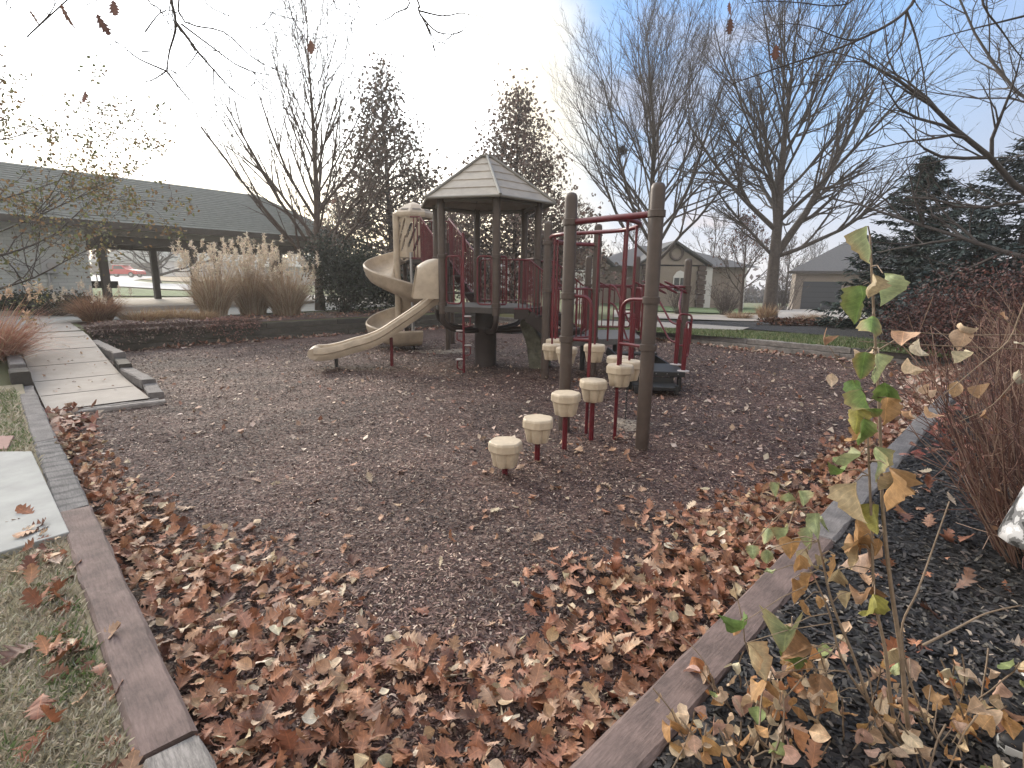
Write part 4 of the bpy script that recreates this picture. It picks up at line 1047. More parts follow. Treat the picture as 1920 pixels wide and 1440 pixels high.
# ================================================================== TREES
def segs_mesh(name, segs, m, parent, n, cols=None):
    A = np.array([s[0] for s in segs]); B = np.array([s[1] for s in segs]); r0 = np.array([s[2] for s in segs]); r1 = np.array([s[3] for s in segs])
    t = B - A; L = np.linalg.norm(t, axis=1, keepdims=True) + 1e-9; t = t / L; B = B + t * (r1 * .5)[:, None]
    ref = np.where(np.abs(t[:, 2:3]) > .9, np.array([[1., 0, 0]]), np.array([[0, 0, 1.]])); s = np.cross(t, ref); s /= np.linalg.norm(s, axis=1, keepdims=True); w = np.cross(t, s)
    V = []
    for (P, r) in ((A, r0), (B, r1)):
        for j in range(n): an = 2 * PI * j / n; V.append(P + (s * math.cos(an) + w * math.sin(an)) * r[:, None])
    V = np.stack(V, 1); q = np.array([[j, (j + 1) % n, n + (j + 1) % n, n + j] for j in range(n)])[None] + (np.arange(len(A)) * 2 * n)[:, None, None]
    return npmesh(name, V.reshape(-1, 3), q.reshape(-1, 4), m, parent, None if cols is None else np.repeat(np.asarray(cols), 2 * n, 0), smooth=n > 3)
rnd = random.Random(5)
def rv(s=1.0): return Vector((rnd.gauss(0, s), rnd.gauss(0, s), rnd.gauss(0, s)))
def branch(out, tips, p, d, L, r, lvl, cfg):
    K = cfg[lvl]; n = K['n']; st = L / n; pts = []
    for i in range(n):
        d = (d + rv(K.get('wob', .12)) + Vector((0, 0, K.get('up', .05)))).normalized(); q = p + d * st
        ra = r * (1 - .72 * i / n); rb = r * (1 - .72 * (i + 1) / n); out[lvl].append((tuple(p), tuple(q), ra, rb)); pts.append((q.copy(), d.copy(), rb)); p = q
    if lvl + 1 < len(cfg):
        C = cfg[lvl + 1]; m_ = C['k']
        for k in range(m_):
            f = C.get('f0', .2) + (1 - C.get('f0', .2)) * (k + rnd.random()) / m_; i = min(n - 1, int(f * n)); q, dd, rr_ = pts[i]; q = q - dd * st * rnd.random() * .8
            ax = dd.cross(rv()).normalized(); ang = rad(C.get('ang', 38) * rnd.uniform(.6, 1.3)); nd_ = Matrix.Rotation(ang, 3, ax) @ dd
            nd_.z += C.get('lift', 0); nd_.normalize()
            branch(out, tips, q, nd_, L * C.get('ratio', .5) * (1.15 - .55 * f) * rnd.uniform(.7, 1.25), max(C.get('rmin', .003), min(rr_ * .75, r * .55)), lvl + 1, cfg)
    elif tips is not None:
        tips += [(q, d) for q, d, _ in pts]
def tree(kind, label, group, base, h, r, nl, f0, ang, ratio, cfg, m='bark', leaf=None, lean=(0, 0), trunk_frac=.9, up0=.05, w=.03, forks=None, shape=None, seed=1, cat='tree'):
    global rnd; rnd = random.Random(seed)
    t = thing(kind, label, cat, base, group); p = Vector(base) - Vector((0, 0, .1)); d = Vector((lean[0], lean[1], 1)).normalized()
    out = [[] for _ in range(len(cfg) + 1)]; tips = []
    n = 12; L = h * trunk_frac; pts = [p.copy()]; dirs = [d.copy()]; rs = [r * 1.25]
    for i in range(n):
        d = (d + rv(w) + Vector((0, 0, up0))).normalized(); p = p + d * (L / n); pts.append(p.copy()); dirs.append(d.copy()); rs.append(r * (1 - .93 * ((i + 1) / n) ** .9))
    obj('trunk', MB().tube([tuple(q) for q in pts], rs, 10), m, t, True)
    full = [None] + cfg
    az = rnd.random() * 6.28
    for k in range(nl):
        f = f0 + (.97 - f0) * (k + .5 * rnd.random()) / nl; i = f * n; j = int(i); q = pts[j].lerp(pts[min(n, j + 1)], i - j); rr_ = rs[j]
        az += 2.4 + rnd.uniform(-.3, .3); g = (f - f0) / (1 - f0); an = rad(ang[0] + (ang[1] - ang[0]) * g)
        nd_ = Vector((math.cos(az) * math.sin(an), math.sin(az) * math.sin(an), math.cos(an)))
        sc = shape(g) if shape else (1 - .8 * g)
        branch(out, tips, q, nd_, h * ratio * sc * rnd.uniform(.85, 1.15), max(.012, rr_ * rnd.uniform(.38, .55)), 0, cfg)
    if forks:
        for (f, dv, Lf, rf) in forks:
            j = int(f * n); branch(out, tips, pts[j], Vector(dv).normalized(), Lf, rf, 0, cfg)
    allb = [s for lv in out for s in lv]
    thick = [s for s in allb if s[2] > .02]; thin = [s for s in allb if s[2] <= .02]
    if thick: segs_mesh('limbs', thick, m, t, 6)
    if thin: segs_mesh('twigs', thin, m, t, 3)
    if leaf and tips:
        N = leaf['n']; wt = np.array([max(.04, 1 - (q_[0].z - base[2]) / (h * 1.05)) ** leaf.get('zw', 0) for q_ in tips]); idx = RG.choice(len(tips), N, p=wt / wt.sum()); P = np.array([tips[i][0] for i in idx]) + RG.normal(0, leaf.get('spread', .06), (N, 3))
        if 'zmin' in leaf: pass
        leaves('foliage', leaf.get('prof', TINY), P, RG.uniform(0, 6.28, N), RG.uniform(-1.5, .6, N), RG.normal(0, .8, N), RG.uniform(*leaf['size'], N), pick(leaf['cols'], N, .25, leaf.get('p')), RG.normal(.3, .8, N), RG.normal(.2, .4, N), t, 'leaf_attr')
    return t
def CFG(k2=8, k3=6, k4=4, a=34, wob=.10, up=.07, r2=.5, r3=.5, r4=.5, rmin=.0055, n1=7):
    return [dict(n=n1, wob=wob * .6, up=up), dict(k=k2, n=5, ang=a, ratio=r2, wob=wob, up=up, f0=.15, rmin=rmin * 1.3), dict(k=k3, n=4, ang=a, ratio=r3, wob=wob, up=up, f0=.15, rmin=rmin), dict(k=k4, n=2, ang=a, ratio=r4, wob=wob, up=up, f0=.2, rmin=rmin * .8)]
def base(px, py, Y=None):
    if Y is None: p = GT(px, py)
    else: p = AT(px, py, Y); p.z = H(p.x, p.y)
    return p
gb = 'bare trees beyond the pit'
tree('bare_tree', 'fan shaped bare tree with straight rising limbs right of the pavilion', gb, base(602, 600, 17.5), 9.2, .15, 34, .12, (47, 15), .54, CFG(8, 5, 3, a=24, wob=.07, up=.05, rmin=.006), 'bark_warm', shape=lambda g: (1 - .62 * g), lean=(-.01, 0), w=.012, seed=3)
leafc = [(.17, .135, .11), (.20, .15, .125), (.115, .10, .088), (.24, .175, .145), (.15, .14, .115)]
sh_ = lambda g: (1.0 - .93 * g ** .9) * (.72 + .28 * min(1, g * 5 + .3))
tree('oak_tree', 'tall narrow oak with brown leaves still on, left of the hexagonal roof', 'oaks with brown leaves behind the play structure', base(742, 590, 22), 10.2, .17, 60, .10, (88, 40), .32, CFG(8, 5, 0, a=42, wob=.14, up=.03, rmin=.008, n1=6)[:3], 'bark', leaf=dict(n=13500, size=(.10, .19), cols=leafc, spread=.30, zw=2.0), shape=sh_, w=.012, seed=5)
tree('oak_tree', 'broad oak with reddish brown leaves directly behind the hexagonal roof', 'oaks with brown leaves behind the play structure', base(962, 590, 22), 9.7, .17, 60, .08, (88, 40), .37, CFG(8, 5, 0, a=42, wob=.14, up=.03, rmin=.008, n1=6)[:3], 'bark', leaf=dict(n=15500, size=(.10, .19), cols=[(.18, .135, .115), (.21, .155, .13), (.13, .105, .095), (.26, .185, .155)], spread=.30, zw=1.8), shape=sh_, w=.012, seed=8)
tree('bare_tree', 'tall rounded bare tree with a squirrel nest behind the nearest tall post', gb, base(1222, 590, 23), 11.9, .21, 30, .22, (50, 12), .56, CFG(10, 7, 4, a=28, wob=.11, up=.07, rmin=.006), 'bark_grey', shape=lambda g: 1 - .50 * g, trunk_frac=.8, seed=12)
tree('bare_tree', 'big bare tree with forked grey trunk and dry grass at its foot', gb, base(1441, 604, 20.5), 12.4, .27, 22, .32, (56, 12), .50, CFG(11, 7, 4, a=31, wob=.12, up=.055, rmin=.0058), 'bark_grey', shape=lambda g: 1 - .42 * g, trunk_frac=.78, seed=16,
     forks=[(.30, (.55, .1, 1.0), 6.8, .15), (.30, (1.0, -.2, .32), 5.6, .09), (.27, (-.75, .2, .62), 4.0, .07), (.38, (-.3, -.1, 1.1), 5.5, .10)])
tree('small_tree', 'small tree with a few reddish leaves left of the big forked tree', None, base(1388, 585, 27), 5.2, .10, 16, .22, (60, 18), .5, CFG(7, 5, 3, a=34, rmin=.009), 'bark_warm', leaf=dict(n=900, size=(.07, .13), cols=[(.16, .07, .05), (.10, .05, .04)], spread=.1), seed=21)
tree('bare_tree', 'spreading bare tree seen through the pavilion between the posts', gb, base(297, 545, 44), 6.2, .30, 14, .18, (74, 40), .75, CFG(7, 5, 2, a=34, up=.02, rmin=.012), 'bark', trunk_frac=.55, seed=24)
tree('bare_tree', 'leaning bare tree whose twiggy limbs fill the upper right corner', gb, (10.2, 9.6, H(10.2, 9.6)), 8.8, .17, 22, .16, (74, 22), .64, CFG(10, 7, 3, a=38, wob=.15, up=.03, rmin=.0045), 'bark', leaf=dict(n=420, size=(.035, .06), cols=[(.10, .07, .07), (.15, .09, .07)], spread=.04), seed=29, lean=(-.05, 0), shape=lambda g: 1 - .35 * g)
tree('crabapple_tree', 'small tree with sparse olive brown leaves overhanging the left edge of the photo', None, (-9.3, 9.3, H(-9.3, 9.3)), 5.6, .07, 26, .14, (88, 20), .56, CFG(8, 5, 3, a=40, wob=.16, up=.02, rmin=.004), 'bark', leaf=dict(n=17000, size=(.045, .08), cols=[(.20, .21, .08), (.26, .22, .09), (.18, .12, .07), (.14, .16, .07), (.32, .20, .09)], spread=.07), shape=lambda g: 1 - .5 * g, seed=33)
for (px, Y, hh, sd_, lb) in ((1330, 62, 11, 41, 'distant bare tree over the centre house roof'), (1180, 60, 10, 42, 'distant bare tree left over the roof of the centre house'), (1470, 58, 8, 43, 'distant bare tree between the two houses'), (1520, 66, 9.5, 47, 'distant bare tree left of the garage roof'), (640, 50, 9, 44, 'distant bare tree behind the right end of the pavilion roof'),
    (840, 45, 9, 45, 'distant bare tree between the two leafy oaks'), (1075, 48, 9, 46, 'distant bare tree at the right of the broad oak')):
    b = AT(px, 560, Y); b.z = H(b.x, b.y)
    tree('bare_tree', lb, 'distant bare trees on the horizon', b, hh, .16, 14, .15, (55, 20), .5, CFG(7, 5, 3, a=32, rmin=.016), 'bark', seed=sd_)
# squirrel nest
g = AT(1166, 283, 23); tw = []
rnd = random.Random(3)
for k in range(260):
    a = rv(1).normalized() * .20 * rnd.random() ** .4; b = a + rv(.12); tw.append((tuple(g + a), tuple(g + b), .008, .006))
nst = segs_mesh('squirrel_nest', tw, 'bark', None, 3); tag(nst, 'dark round nest of twigs high in the rounded bare tree', 'nest')

# overhead oak standing behind the photographer
ov = thing('oak_tree', 'overhanging oak branch tips with few leaves along the top of the photo', 'tree', (-.6, -3.2, .1))
limbL = spline([(-.6, -3.2, 2.2), (-1.0, -1.0, 3.9), (-1.2, 1.2, 4.7), (-1.6, 3.2, 4.75), (-1.9, 4.2, 4.6)], 6); limbR = spline([(-.6, -3.2, 2.2), (.6, -1.0, 4.0), (2.0, 1.2, 4.9), (3.0, 3.0, 4.9), (3.4, 4.2, 4.8)], 6)
obj('trunk', MB().tube([(-.6, -3.2, -.1), (-.58, -3.2, 1.2), (-.6, -3.2, 2.4), (-.5, -3.1, 4.5), (-.4, -3.0, 7)], [.24, .2, .19, .15, .05], 12), 'bark', ov, True)
mb = MB(); 
for lm in (limbL, limbR): mb.tube([tuple(q) for q in lm], [.11 - .085 * i / (len(lm) - 1) for i in range(len(lm))], 8)
obj('limbs', mb, 'bark', ov, True)
tw_ = []; rnd = random.Random(9)
def ptwig(pl, Y, r, lm=None, side_=True):
    Ys = Y if isinstance(Y, tuple) else (Y, Y)
    P = [AT(x_, y_, Ys[0] + (Ys[1] - Ys[0]) * i / max(1, len(pl) - 1)) for i, (x_, y_) in enumerate(pl)]
    if lm is not None:
        q = min(lm, key=lambda s_: (s_ - P[0]).length); P = [q, q.lerp(P[0], .5) + Vector((0, 0, -.06))] + P
    P = spline(P, 4); n = len(P)
    for i in range(n - 1):
        ra, rb = r * (1 - .8 * i / n), r * (1 - .8 * (i + 1) / n); tw_.append((tuple(P[i]), tuple(P[i + 1]), ra, rb))
        if side_ and i > 2 and rnd.random() < .5:
            d = (P[i + 1] - P[i]).normalized(); ax = d.cross(rv()).normalized(); dd = Matrix.Rotation(rad(rnd.uniform(30, 60)), 3, ax) @ d; q = P[i]
            L = rnd.uniform(.05, .22)
            for s_ in range(3):
                dd = (dd + rv(.15)).normalized(); q2 = q + dd * L / 3; tw_.append((tuple(q), tuple(q2), max(.0022, rb * .5), .002)); q = q2
Yl = 3.6
for pl, r, lm in (([(322, -40), (330, 45), (318, 95), (312, 133)], .014, limbL), ([(312, 133), (260, 110), (228, 85), (196, 68)], .006, None), ([(312, 133), (285, 150), (250, 158)], .005, None), ([(312, 133), (345, 175), (378, 211)], .006, None), ([(318, 130), (350, 150), (375, 165)], .004, None),
    ([(330, 42), (355, 75), (372, 98), (400, 130), (440, 172), (482, 196)], .010, None), ([(334, 20), (420, 60), (470, 105), (520, 132), (552, 142)], .007, limbL), ([(340, 45), (400, 90), (450, 125), (500, 140), (545, 140)], .006, None), ([(400, 130), (402, 180), (408, 228)], .004, None), ([(440, 120), (480, 140), (470, 165)], .004, None), ([(372, 95), (350, 125), (330, 128)], .004, None),
    ([(280, -20), (300, 18), (325, 60)], .008, limbL), ([(265, 97), (300, 95), (318, 94)], .004, None), ([(272, 60), (300, 25), (330, 18)], .005, None), ([(380, -15), (430, 30), (470, 52), (500, 40), (525, 0)], .005, limbL), ([(535, -20), (550, 35), (565, 60), (580, 85)], .006, limbL), ([(495, -10), (502, 20), (515, 20)], .003, limbL),
    ([(620, -15), (630, 15), (650, 12), (662, -5)], .005, limbL), ([(665, -10), (662, 30), (652, 65)], .004, limbL), ([(760, -20), (740, 25), (715, 40), (692, 54)], .007, limbL), ([(770, -20), (785, 20), (800, 50), (812, 85), (805, 100)], .008, limbL), ([(785, 20), (830, 30), (862, 25), (888, 28)], .006, None), ([(790, 30), (820, 60), (860, 62), (880, 42)], .006, None), ([(800, 45), (815, 75), (838, 82)], .005, None),
    ([(60, 60), (90, 30), (105, 5), (118, -20)], .006, limbL), ([(30, -15), (20, 15), (5, 30)], .005, limbL), ([(200, -20), (170, 5), (150, -5)], .004, limbL)):
    ptwig(pl, Yl, r, lm)
for pl, r, lm in (([(1735, -40), (1700, 20), (1640, 60), (1560, 95), (1480, 120), (1375, 156)], .016, limbR), ([(1640, 60), (1600, 75), (1560, 66), (1520, 50), (1470, 45), (1405, 58)], .006, None), ([(1560, 95), (1520, 110), (1480, 130), (1455, 122)], .006, None), ([(1620, -20), (1570, 10), (1500, 5), (1440, 2), (1392, 8)], .007, limbR),
    ([(1700, 20), (1690, 80), (1660, 130), (1650, 200), (1660, 260)], .007, None), ([(1700, 20), (1720, 80), (1735, 160), (1745, 240)], .008, None), ([(1480, 120), (1430, 160), (1400, 165)], .005, None), ([(1600, 80), (1560, 140), (1500, 160), (1455, 165)], .006, None), ([(1920, 30), (1860, 45), (1800, 60), (1740, 78)], .008, None), ([(1840, -20), (1880, 60), (1925, 120)], .012, limbR)):
    ptwig(pl, 4.0, r, lm)
segs_mesh('twigs', tw_, 'bark', ov, 5)
lp = [(52, 15, .085, 2.8), (112, 2, .12, 2.2), (180, 22, .10, 1.2), (212, -2, .08, 2.6), (582, 72, .075, 3.0), (1368, 2, .075, 2.9), (1370, 32, .08, 2.3), (1456, 82, .08, 3.1), (160, 168, .07, 1.1)]
P = [AT(a_, b_, 3.6 if a_ < 1000 else 4.0) for a_, b_, *_ in lp]; N = len(P)
hp = np.array([-1.5] * N) + RG.normal(0, .25, N)
leaves('foliage', OAK, P, RG.uniform(-.6, .6, N), hp, RG.normal(0, .3, N), [q[2] * 1.25 for q in lp], pick([(.16, .08, .06), (.12, .06, .05)], N), RG.normal(.2, .3, N), RG.normal(.2, .2, N), ov, 'leaf_attr', fwd=OAKF)

# ------------------------------------------------------------------ evergreens
def conifer(label, b, h, R, n, cols, seed, cut=0.0, kind='spruce_tree'):
    global rnd; rnd = random.Random(seed); t = thing(kind, label, 'tree', b, 'dark evergreens at the right'); P = []; Hd = []; Pt = []; Sz = []; sg = []
    obj('trunk', MB().tube([b - Vector((0, 0, .1)), b + Vector((0, 0, h * .98))], [R * .07, .01], 8), 'bark', t, True)
    lev = int(h / .17)
    for i in range(lev):
        f = i / lev; z = .1 + h * f * .97; L0 = R * (1 - f) ** .8 * rnd.uniform(.75, 1.12)
        for k in range(rnd.randint(9, 13)):
            az = rnd.random() * 6.28; L = L0 * rnd.uniform(.65, 1.15); p = b + Vector((0, 0, z + rnd.uniform(-.1, .1))); d = Vector((math.cos(az), math.sin(az), .12 - .25 * (1 - f))); ns = 6
            for s_ in range(ns):
                q = p + d.normalized() * (L / ns); d.z += .05; sg.append((tuple(p), tuple(q), .012 * (1 - s_ / ns) + .003, .004))
                m_ = int(n * (.3 + s_ / ns) * (.4 + L / R))
                for j in range(m_):
                    P.append(p.lerp(q, rnd.random()) + Vector((rnd.gauss(0, .05), rnd.gauss(0, .05), rnd.gauss(0, .03)))); Hd.append(az - PI / 2 + rnd.choice((-1, 1)) * rnd.uniform(.1, 1.1)); Pt.append(rnd.uniform(-.7, .25)); Sz.append(rnd.uniform(.10, .22) * (1 - .3 * f))
                p = q
    N = len(P); segs_mesh('branches', sg, 'bark', t, 3)
    leaves('foliage', [(0, .06), (.4, .17), (1, .03)], P, Hd, Pt, RG.normal(0, .6, N), Sz, pick(cols, N, .3), RG.normal(0, .5, N), RG.normal(.3, .3, N), t, 'needle')
    return t
nc = [(.018, .034, .026), (.030, .048, .036), (.045, .066, .052), (.024, .036, .034)]
conifer('dark spruce with sweeping lower boughs beside the garage house', base(1690, 640, 15.5), 4.9, 2.5, 20, nc, 3)
conifer('larger dark evergreen at the right edge behind the red shrubs', base(1885, 640, 13.0), 5.0, 3.6, 18, [(.03, .042, .036), (.045, .06, .055), (.02, .03, .026)], 4)
conifer('low bluish evergreen between the spruce and the red shrubs', base(1800, 640, 12.0), 3.0, 1.8, 12, [(.045, .065, .065), (.06, .085, .085), (.03, .045, .042)], 6)

# ------------------------------------------------------------------ shrubs
def leafmass(kind, label, b, rx, ry, h, n, cols, size, cat='shrub', group=None, stems=30, seed=1, prof=TINY, flat=.0, gap=.5):
    global rnd; rnd = random.Random(seed); t = thing(kind, label, cat, b, group); sg = []; b = Vector(b)
    lobes = [(Vector((rnd.uniform(-.75, .75) * rx, rnd.uniform(-.75, .75) * ry, h * rnd.uniform(.25, .8))), rnd.uniform(.22, .42)) for _ in range(14)]
    for lc, _ in lobes:
        for k in range(stems // 8 + 1):
            q0 = b + Vector((rnd.gauss(0, .1) * rx, rnd.gauss(0, .1) * ry, -.05)); q2 = b + lc + rv(.1 * h); q1 = q0.lerp(q2, .5) + rv(.06 * h); sg += [(tuple(q0), tuple(q1), .012, .009), (tuple(q1), tuple(q2), .009, .004)]
    P = []
    while len(P) < n:
        lc, lr = lobes[rnd.randrange(14)]; v_ = rv(1).normalized() * (rnd.random() ** .45) * lr * 1.25; q = lc + Vector((v_.x * rx * 1.2, v_.y * ry * 1.2, v_.z * h))
        if q.z > .02 and abs(q.x) < rx * 1.15: P.append(b + q)
    segs_mesh('stems', sg, 'bark', t, 4); N = len(P)
    leaves('foliage', prof, P, RG.uniform(0, 6.28, N), RG.uniform(-1.2, .9, N), RG.normal(0, .7, N), RG.uniform(*size, N), pick(cols, N, .3), RG.normal(.2, .5, N), RG.normal(.2, .4, N), t, 'leaf_attr')
    return t
holly = [(.022, .034, .024), (.035, .05, .034), (.016, .022, .018), (.055, .07, .05)]
leafmass('evergreen_shrub', 'large dark green broadleaf shrub behind the spiral slide', base(650, 612, 17.0), 1.35, 1.0, 2.15, 9000, holly, (.06, .11), seed=3)
leafmass('evergreen_shrub', 'low dark broadleaf shrub spreading right of the spiral slide', base(770, 600, 17.8), 1.6, .8, 1.15, 5000, holly, (.06, .11), seed=4)
leafmass('low_hedge', 'low dark green hedge under the meter on the pale brick wall', base(98, 612, 13.9), 1.5, .45, .62, 5000, [(.03, .045, .025), (.045, .06, .03), (.02, .03, .02)], (.04, .08), 'hedge', seed=6)
leafmass('red_shrub', 'dark red leaved shrub in front of the right edge evergreens', base(1890, 690, 9.2), 1.9, 1.0, 1.8, 12000, [(.11, .042, .036), (.07, .034, .032), (.15, .068, .055), (.06, .04, .038)], (.035, .07), group='red shrubs along the right bed', seed=7)
leafmass('red_shrub', 'sparse dark red shrub left of the densest one near the pit corner', base(1775, 680, 10.4), 1.3, .8, 1.2, 6000, [(.10, .042, .038), (.07, .036, .034), (.14, .065, .055)], (.035, .06), group='red shrubs along the right bed', seed=8)
leafmass('juniper_bed', 'low rusty brown ground plants beyond the far lawn strip', base(1580, 632, 16.5), 2.6, .5, .22, 2500, [(.18, .08, .05), (.12, .07, .045), (.09, .05, .03)], (.06, .12), 'plant', seed=9)
SC = [(.15, .075, .055), (.10, .045, .036), (.20, .12, .09), (.07, .035, .03), (.13, .06, .045), (.28, .19, .14)]
def twigshrub(kind, label, b, n, h, spread, cols, group=None, seed=1, sub=5, r=.0045, leafn=0, lcols=None, m='twig_red', lean=(0, 0), lsize=(.03, .05), cat='shrub', bs=.25):
    global rnd; rnd = random.Random(seed); t = thing(kind, label, cat, b, group); b = Vector(b); sg = []; tips = []
    for k in range(n):
        az = rnd.random() * 6.28; rr_ = rnd.random() ** .5; p = b + Vector((math.cos(az) * rr_ * spread * bs, math.sin(az) * rr_ * spread * bs, -.05)); d = Vector((math.cos(az) * rr_ * spread / h * .8 + lean[0], math.sin(az) * rr_ * spread / h * .8 + lean[1], 1)).normalized()
        L = h * rnd.uniform(.6, 1.1); ns = 7; P_ = []
        for s_ in range(ns):
            d = (d + rv(.07) + Vector((0, 0, .02))).normalized(); q = p + d * L / ns; sg.append((tuple(p), tuple(q), r * (1 - .1 * s_), r * (1 - .1 * (s_ + 1)))); P_.append((q, d.copy())); p = q
        for j in range(sub):
            q, dd = P_[rnd.randrange(1, ns)]; nd_ = (dd + rv(.45)).normalized(); l_ = L * rnd.uniform(.1, .3)
            for s_ in range(3):
                nd_ = (nd_ + rv(.1)).normalized(); q2 = q + nd_ * l_ / 3; sg.append((tuple(q), tuple(q2), r * .5, r * .35)); q = q2; tips.append((q, nd_))
    sc_ = []; cc_ = (.16, .1, .08)
    for i_ in range(len(sg)):
        if i_ == 0 or sg[i_][0] != sg[i_ - 1][1]: cc_ = rnd.choice(SC) if m == 'twig_red' else (.075, .058, .052)
        sc_.append(cc_)
    segs_mesh('stems', sg, 'chip_attr', t, 4 if r > .004 else 3, sc_)
    if leafn:
        idx = RG.integers(0, len(tips), leafn); P = np.array([tips[i][0] for i in idx]); N = leafn
        leaves('foliage', OVAL, P, RG.uniform(0, 6.28, N), RG.uniform(-1.7, -.2, N), RG.normal(0, .6, N), RG.uniform(*lsize, N), pick(lcols, N, .25), RG.normal(.5, 1.2, N), RG.normal(.3, .5, N), t, 'leaf_attr', crumple=.06)
    return t
mat('twig_red', (.135, .075, .060), .8, noise=(25, .5)); mat('twig_dark', (.06, .045, .042), .9); mat('twig_tan', (.26, .19, .13), .75, noise=(30, .4))
gs = 'bare stemmed shrubs in the right bed'
DL = [(.42, .25, .15), (.55, .40, .26), (.33, .15, .08)]
twigshrub('bare_shrub', 'nearest dense bare reddish stemmed shrub, filling the right edge of the photo', (2.95, 2.55, .1), 330, 1.22, .95, None, gs, 3, 6, .0048, 40, DL, lean=(.05, 0), lsize=(.03, .055))
twigshrub('bare_shrub', 'second bare reddish shrub, just behind the nearest one', (4.1, 3.7, .1), 200, 1.25, 1.0, None, gs, 4, 6, .0050, 60, DL)
twigshrub('bare_shrub', 'third bare shrub along the bed, tangled and purplish', (5.45, 5.0, .1), 200, 1.20, 1.1, None, gs, 5, 7, .0055, 120, [(.14, .05, .045), (.25, .12, .09)])
twigshrub('bare_shrub', 'fourth bare shrub, farthest along the right bed near the corner', (7.1, 6.6, .1), 200, 1.3, 1.2, None, gs, 6, 7, .0060, 500, [(.12, .035, .03), (.2, .08, .06)])
twigshrub('bare_shrub', 'round leafless shrub in front of the centre house', base(1358, 603, 23), 60, 1.35, 1.1, None, 'leafless shrubs before the centre house', 7, 9, .012, m='twig_dark', bs=.12)
twigshrub('bare_shrub', 'leafless shrub seen between the short brown posts', base(1272, 600, 23), 40, 1.3, .9, None, 'leafless shrubs before the centre house', 8, 8, .011, m='twig_dark', bs=.12)
twigshrub('bare_shrub', 'leafless shrub just right of the garage house wall corner', base(1470, 575, 36), 60, 2.6, 1.4, None, None, 9, 9, .014, m='twig_dark', bs=.3)

# ------------------------------------------------------------------ ornamental grasses
def clump(kind, label, b, n, h, spread, cols, group=None, plumes=0, pcols=None, bs=.25, wd_=.006, droop=1.0, rxy=(1, 1), arch=.35, cat='grass clump', plen=.2, ph=1.0):
    t = thing(kind, label, cat, b, group); b = Vector(b)
    def strips(N, h0, h1, spr, w0, arch_, cc, name, basespread):
        az = RG.uniform(0, 6.28, N); rr_ = RG.uniform(0, 1, N) ** .5; hh = RG.uniform(h0, h1, N); o = rr_ * spr
        p0 = np.stack([b.x + np.cos(az) * o * basespread * rxy[0], b.y + np.sin(az) * o * basespread * rxy[1], np.full(N, b.z - .02)], -1)
        a2 = az + RG.normal(0, .5, N); d = np.stack([np.cos(a2) * rxy[0], np.sin(a2) * rxy[1]], -1) * (o * (1 - basespread))[:, None]
        ts = np.linspace(0, 1, 6); V = []; dr = RG.uniform(0, arch_, N)
        sd_ = np.stack([-np.sin(a2), np.cos(a2), np.zeros(N)], -1)
        mixv = RG.normal(0, 1, (N, 3)); mixv[:, 2] = 0; sd_ = sd_ + mixv * .6; sd_ /= np.linalg.norm(sd_, axis=1, keepdims=True)
        for t_ in ts:
            xy = d * (t_ ** 1.6)[..., None] if hasattr(t_, 'shape') and t_.shape else d * t_ ** 1.6
            z = hh * (t_ - dr * t_ ** 3); P = p0 + np.concatenate([xy * (1 + dr[:, None] * 1.2), z[:, None]], 1)
            w = w0 * (1 - .85 * t_ ** 2); V += [P - sd_ * w, P + sd_ * w]
        V = np.stack(V, 1); q = np.array([[2 * i, 2 * i + 1, 2 * i + 3, 2 * i + 2] for i in range(5)])[None] + (np.arange(N) * 12)[:, None, None]
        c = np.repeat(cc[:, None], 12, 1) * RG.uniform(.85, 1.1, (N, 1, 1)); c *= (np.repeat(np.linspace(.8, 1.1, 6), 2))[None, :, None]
        npmesh(name, V.reshape(-1, 3), q.reshape(-1, 4), 'grass_attr', t, c.reshape(-1, 3)); return V[:, -2:, :].mean(1), d
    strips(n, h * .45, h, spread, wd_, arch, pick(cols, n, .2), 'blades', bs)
    if plumes:
        tp, d = strips(plumes, h * .72 * ph, h * 1.20 * ph, spread * 1.0, .004, .10, pick(cols, plumes), 'stalks', bs)
        K = 48; P = np.repeat(tp[:, None], K, 1); f = RG.uniform(0, 1, (plumes, K, 1)); pl = RG.uniform(.7, 1.3, (plumes, 1, 1)) * plen
        dn = np.zeros((plumes, 1, 3)); dn[..., 2] = 1; hd = RG.normal(0, .28, (plumes, 1, 3)) * np.array([1, 1, 0])
        P = P + (dn + hd * (1 - 2 * f)) * (-(f - .35)) * pl; P = P + RG.normal(0, plen * .055, P.shape); P = P.reshape(-1, 3); N = len(P)
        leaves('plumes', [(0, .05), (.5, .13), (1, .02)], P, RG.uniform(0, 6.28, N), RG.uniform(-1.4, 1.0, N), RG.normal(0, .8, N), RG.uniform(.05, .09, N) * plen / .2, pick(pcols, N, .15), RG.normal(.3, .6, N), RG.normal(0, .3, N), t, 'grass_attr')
    return t
TC = [(.50, .40, .29), (.42, .31, .22), (.58, .49, .37), (.36, .25, .17)]; PC_ = [(.66, .58, .47), (.74, .67, .56), (.58, .48, .38)]
gg = 'tall plume grasses in the raised bed'
for (px, py, Y, h, s_, n, pn, lb) in ((405, 615, 14.2, 1.72, .85, 1300, 62, 'tall tan plume grass at the left of the tall group'), (478, 612, 15.4, 1.92, .95, 1500, 66, 'tallest plume grass in the middle of the tall group'), (540, 615, 15.4, 1.62, 1.0, 1400, 60, 'rounder plume grass at the right of the tall group, by the dark shrub')):
    clump('plume_grass', lb, base(px, py, Y), n, h, s_, TC, gg, pn, PC_, bs=.34, wd_=.007, arch=.42, plen=.21)
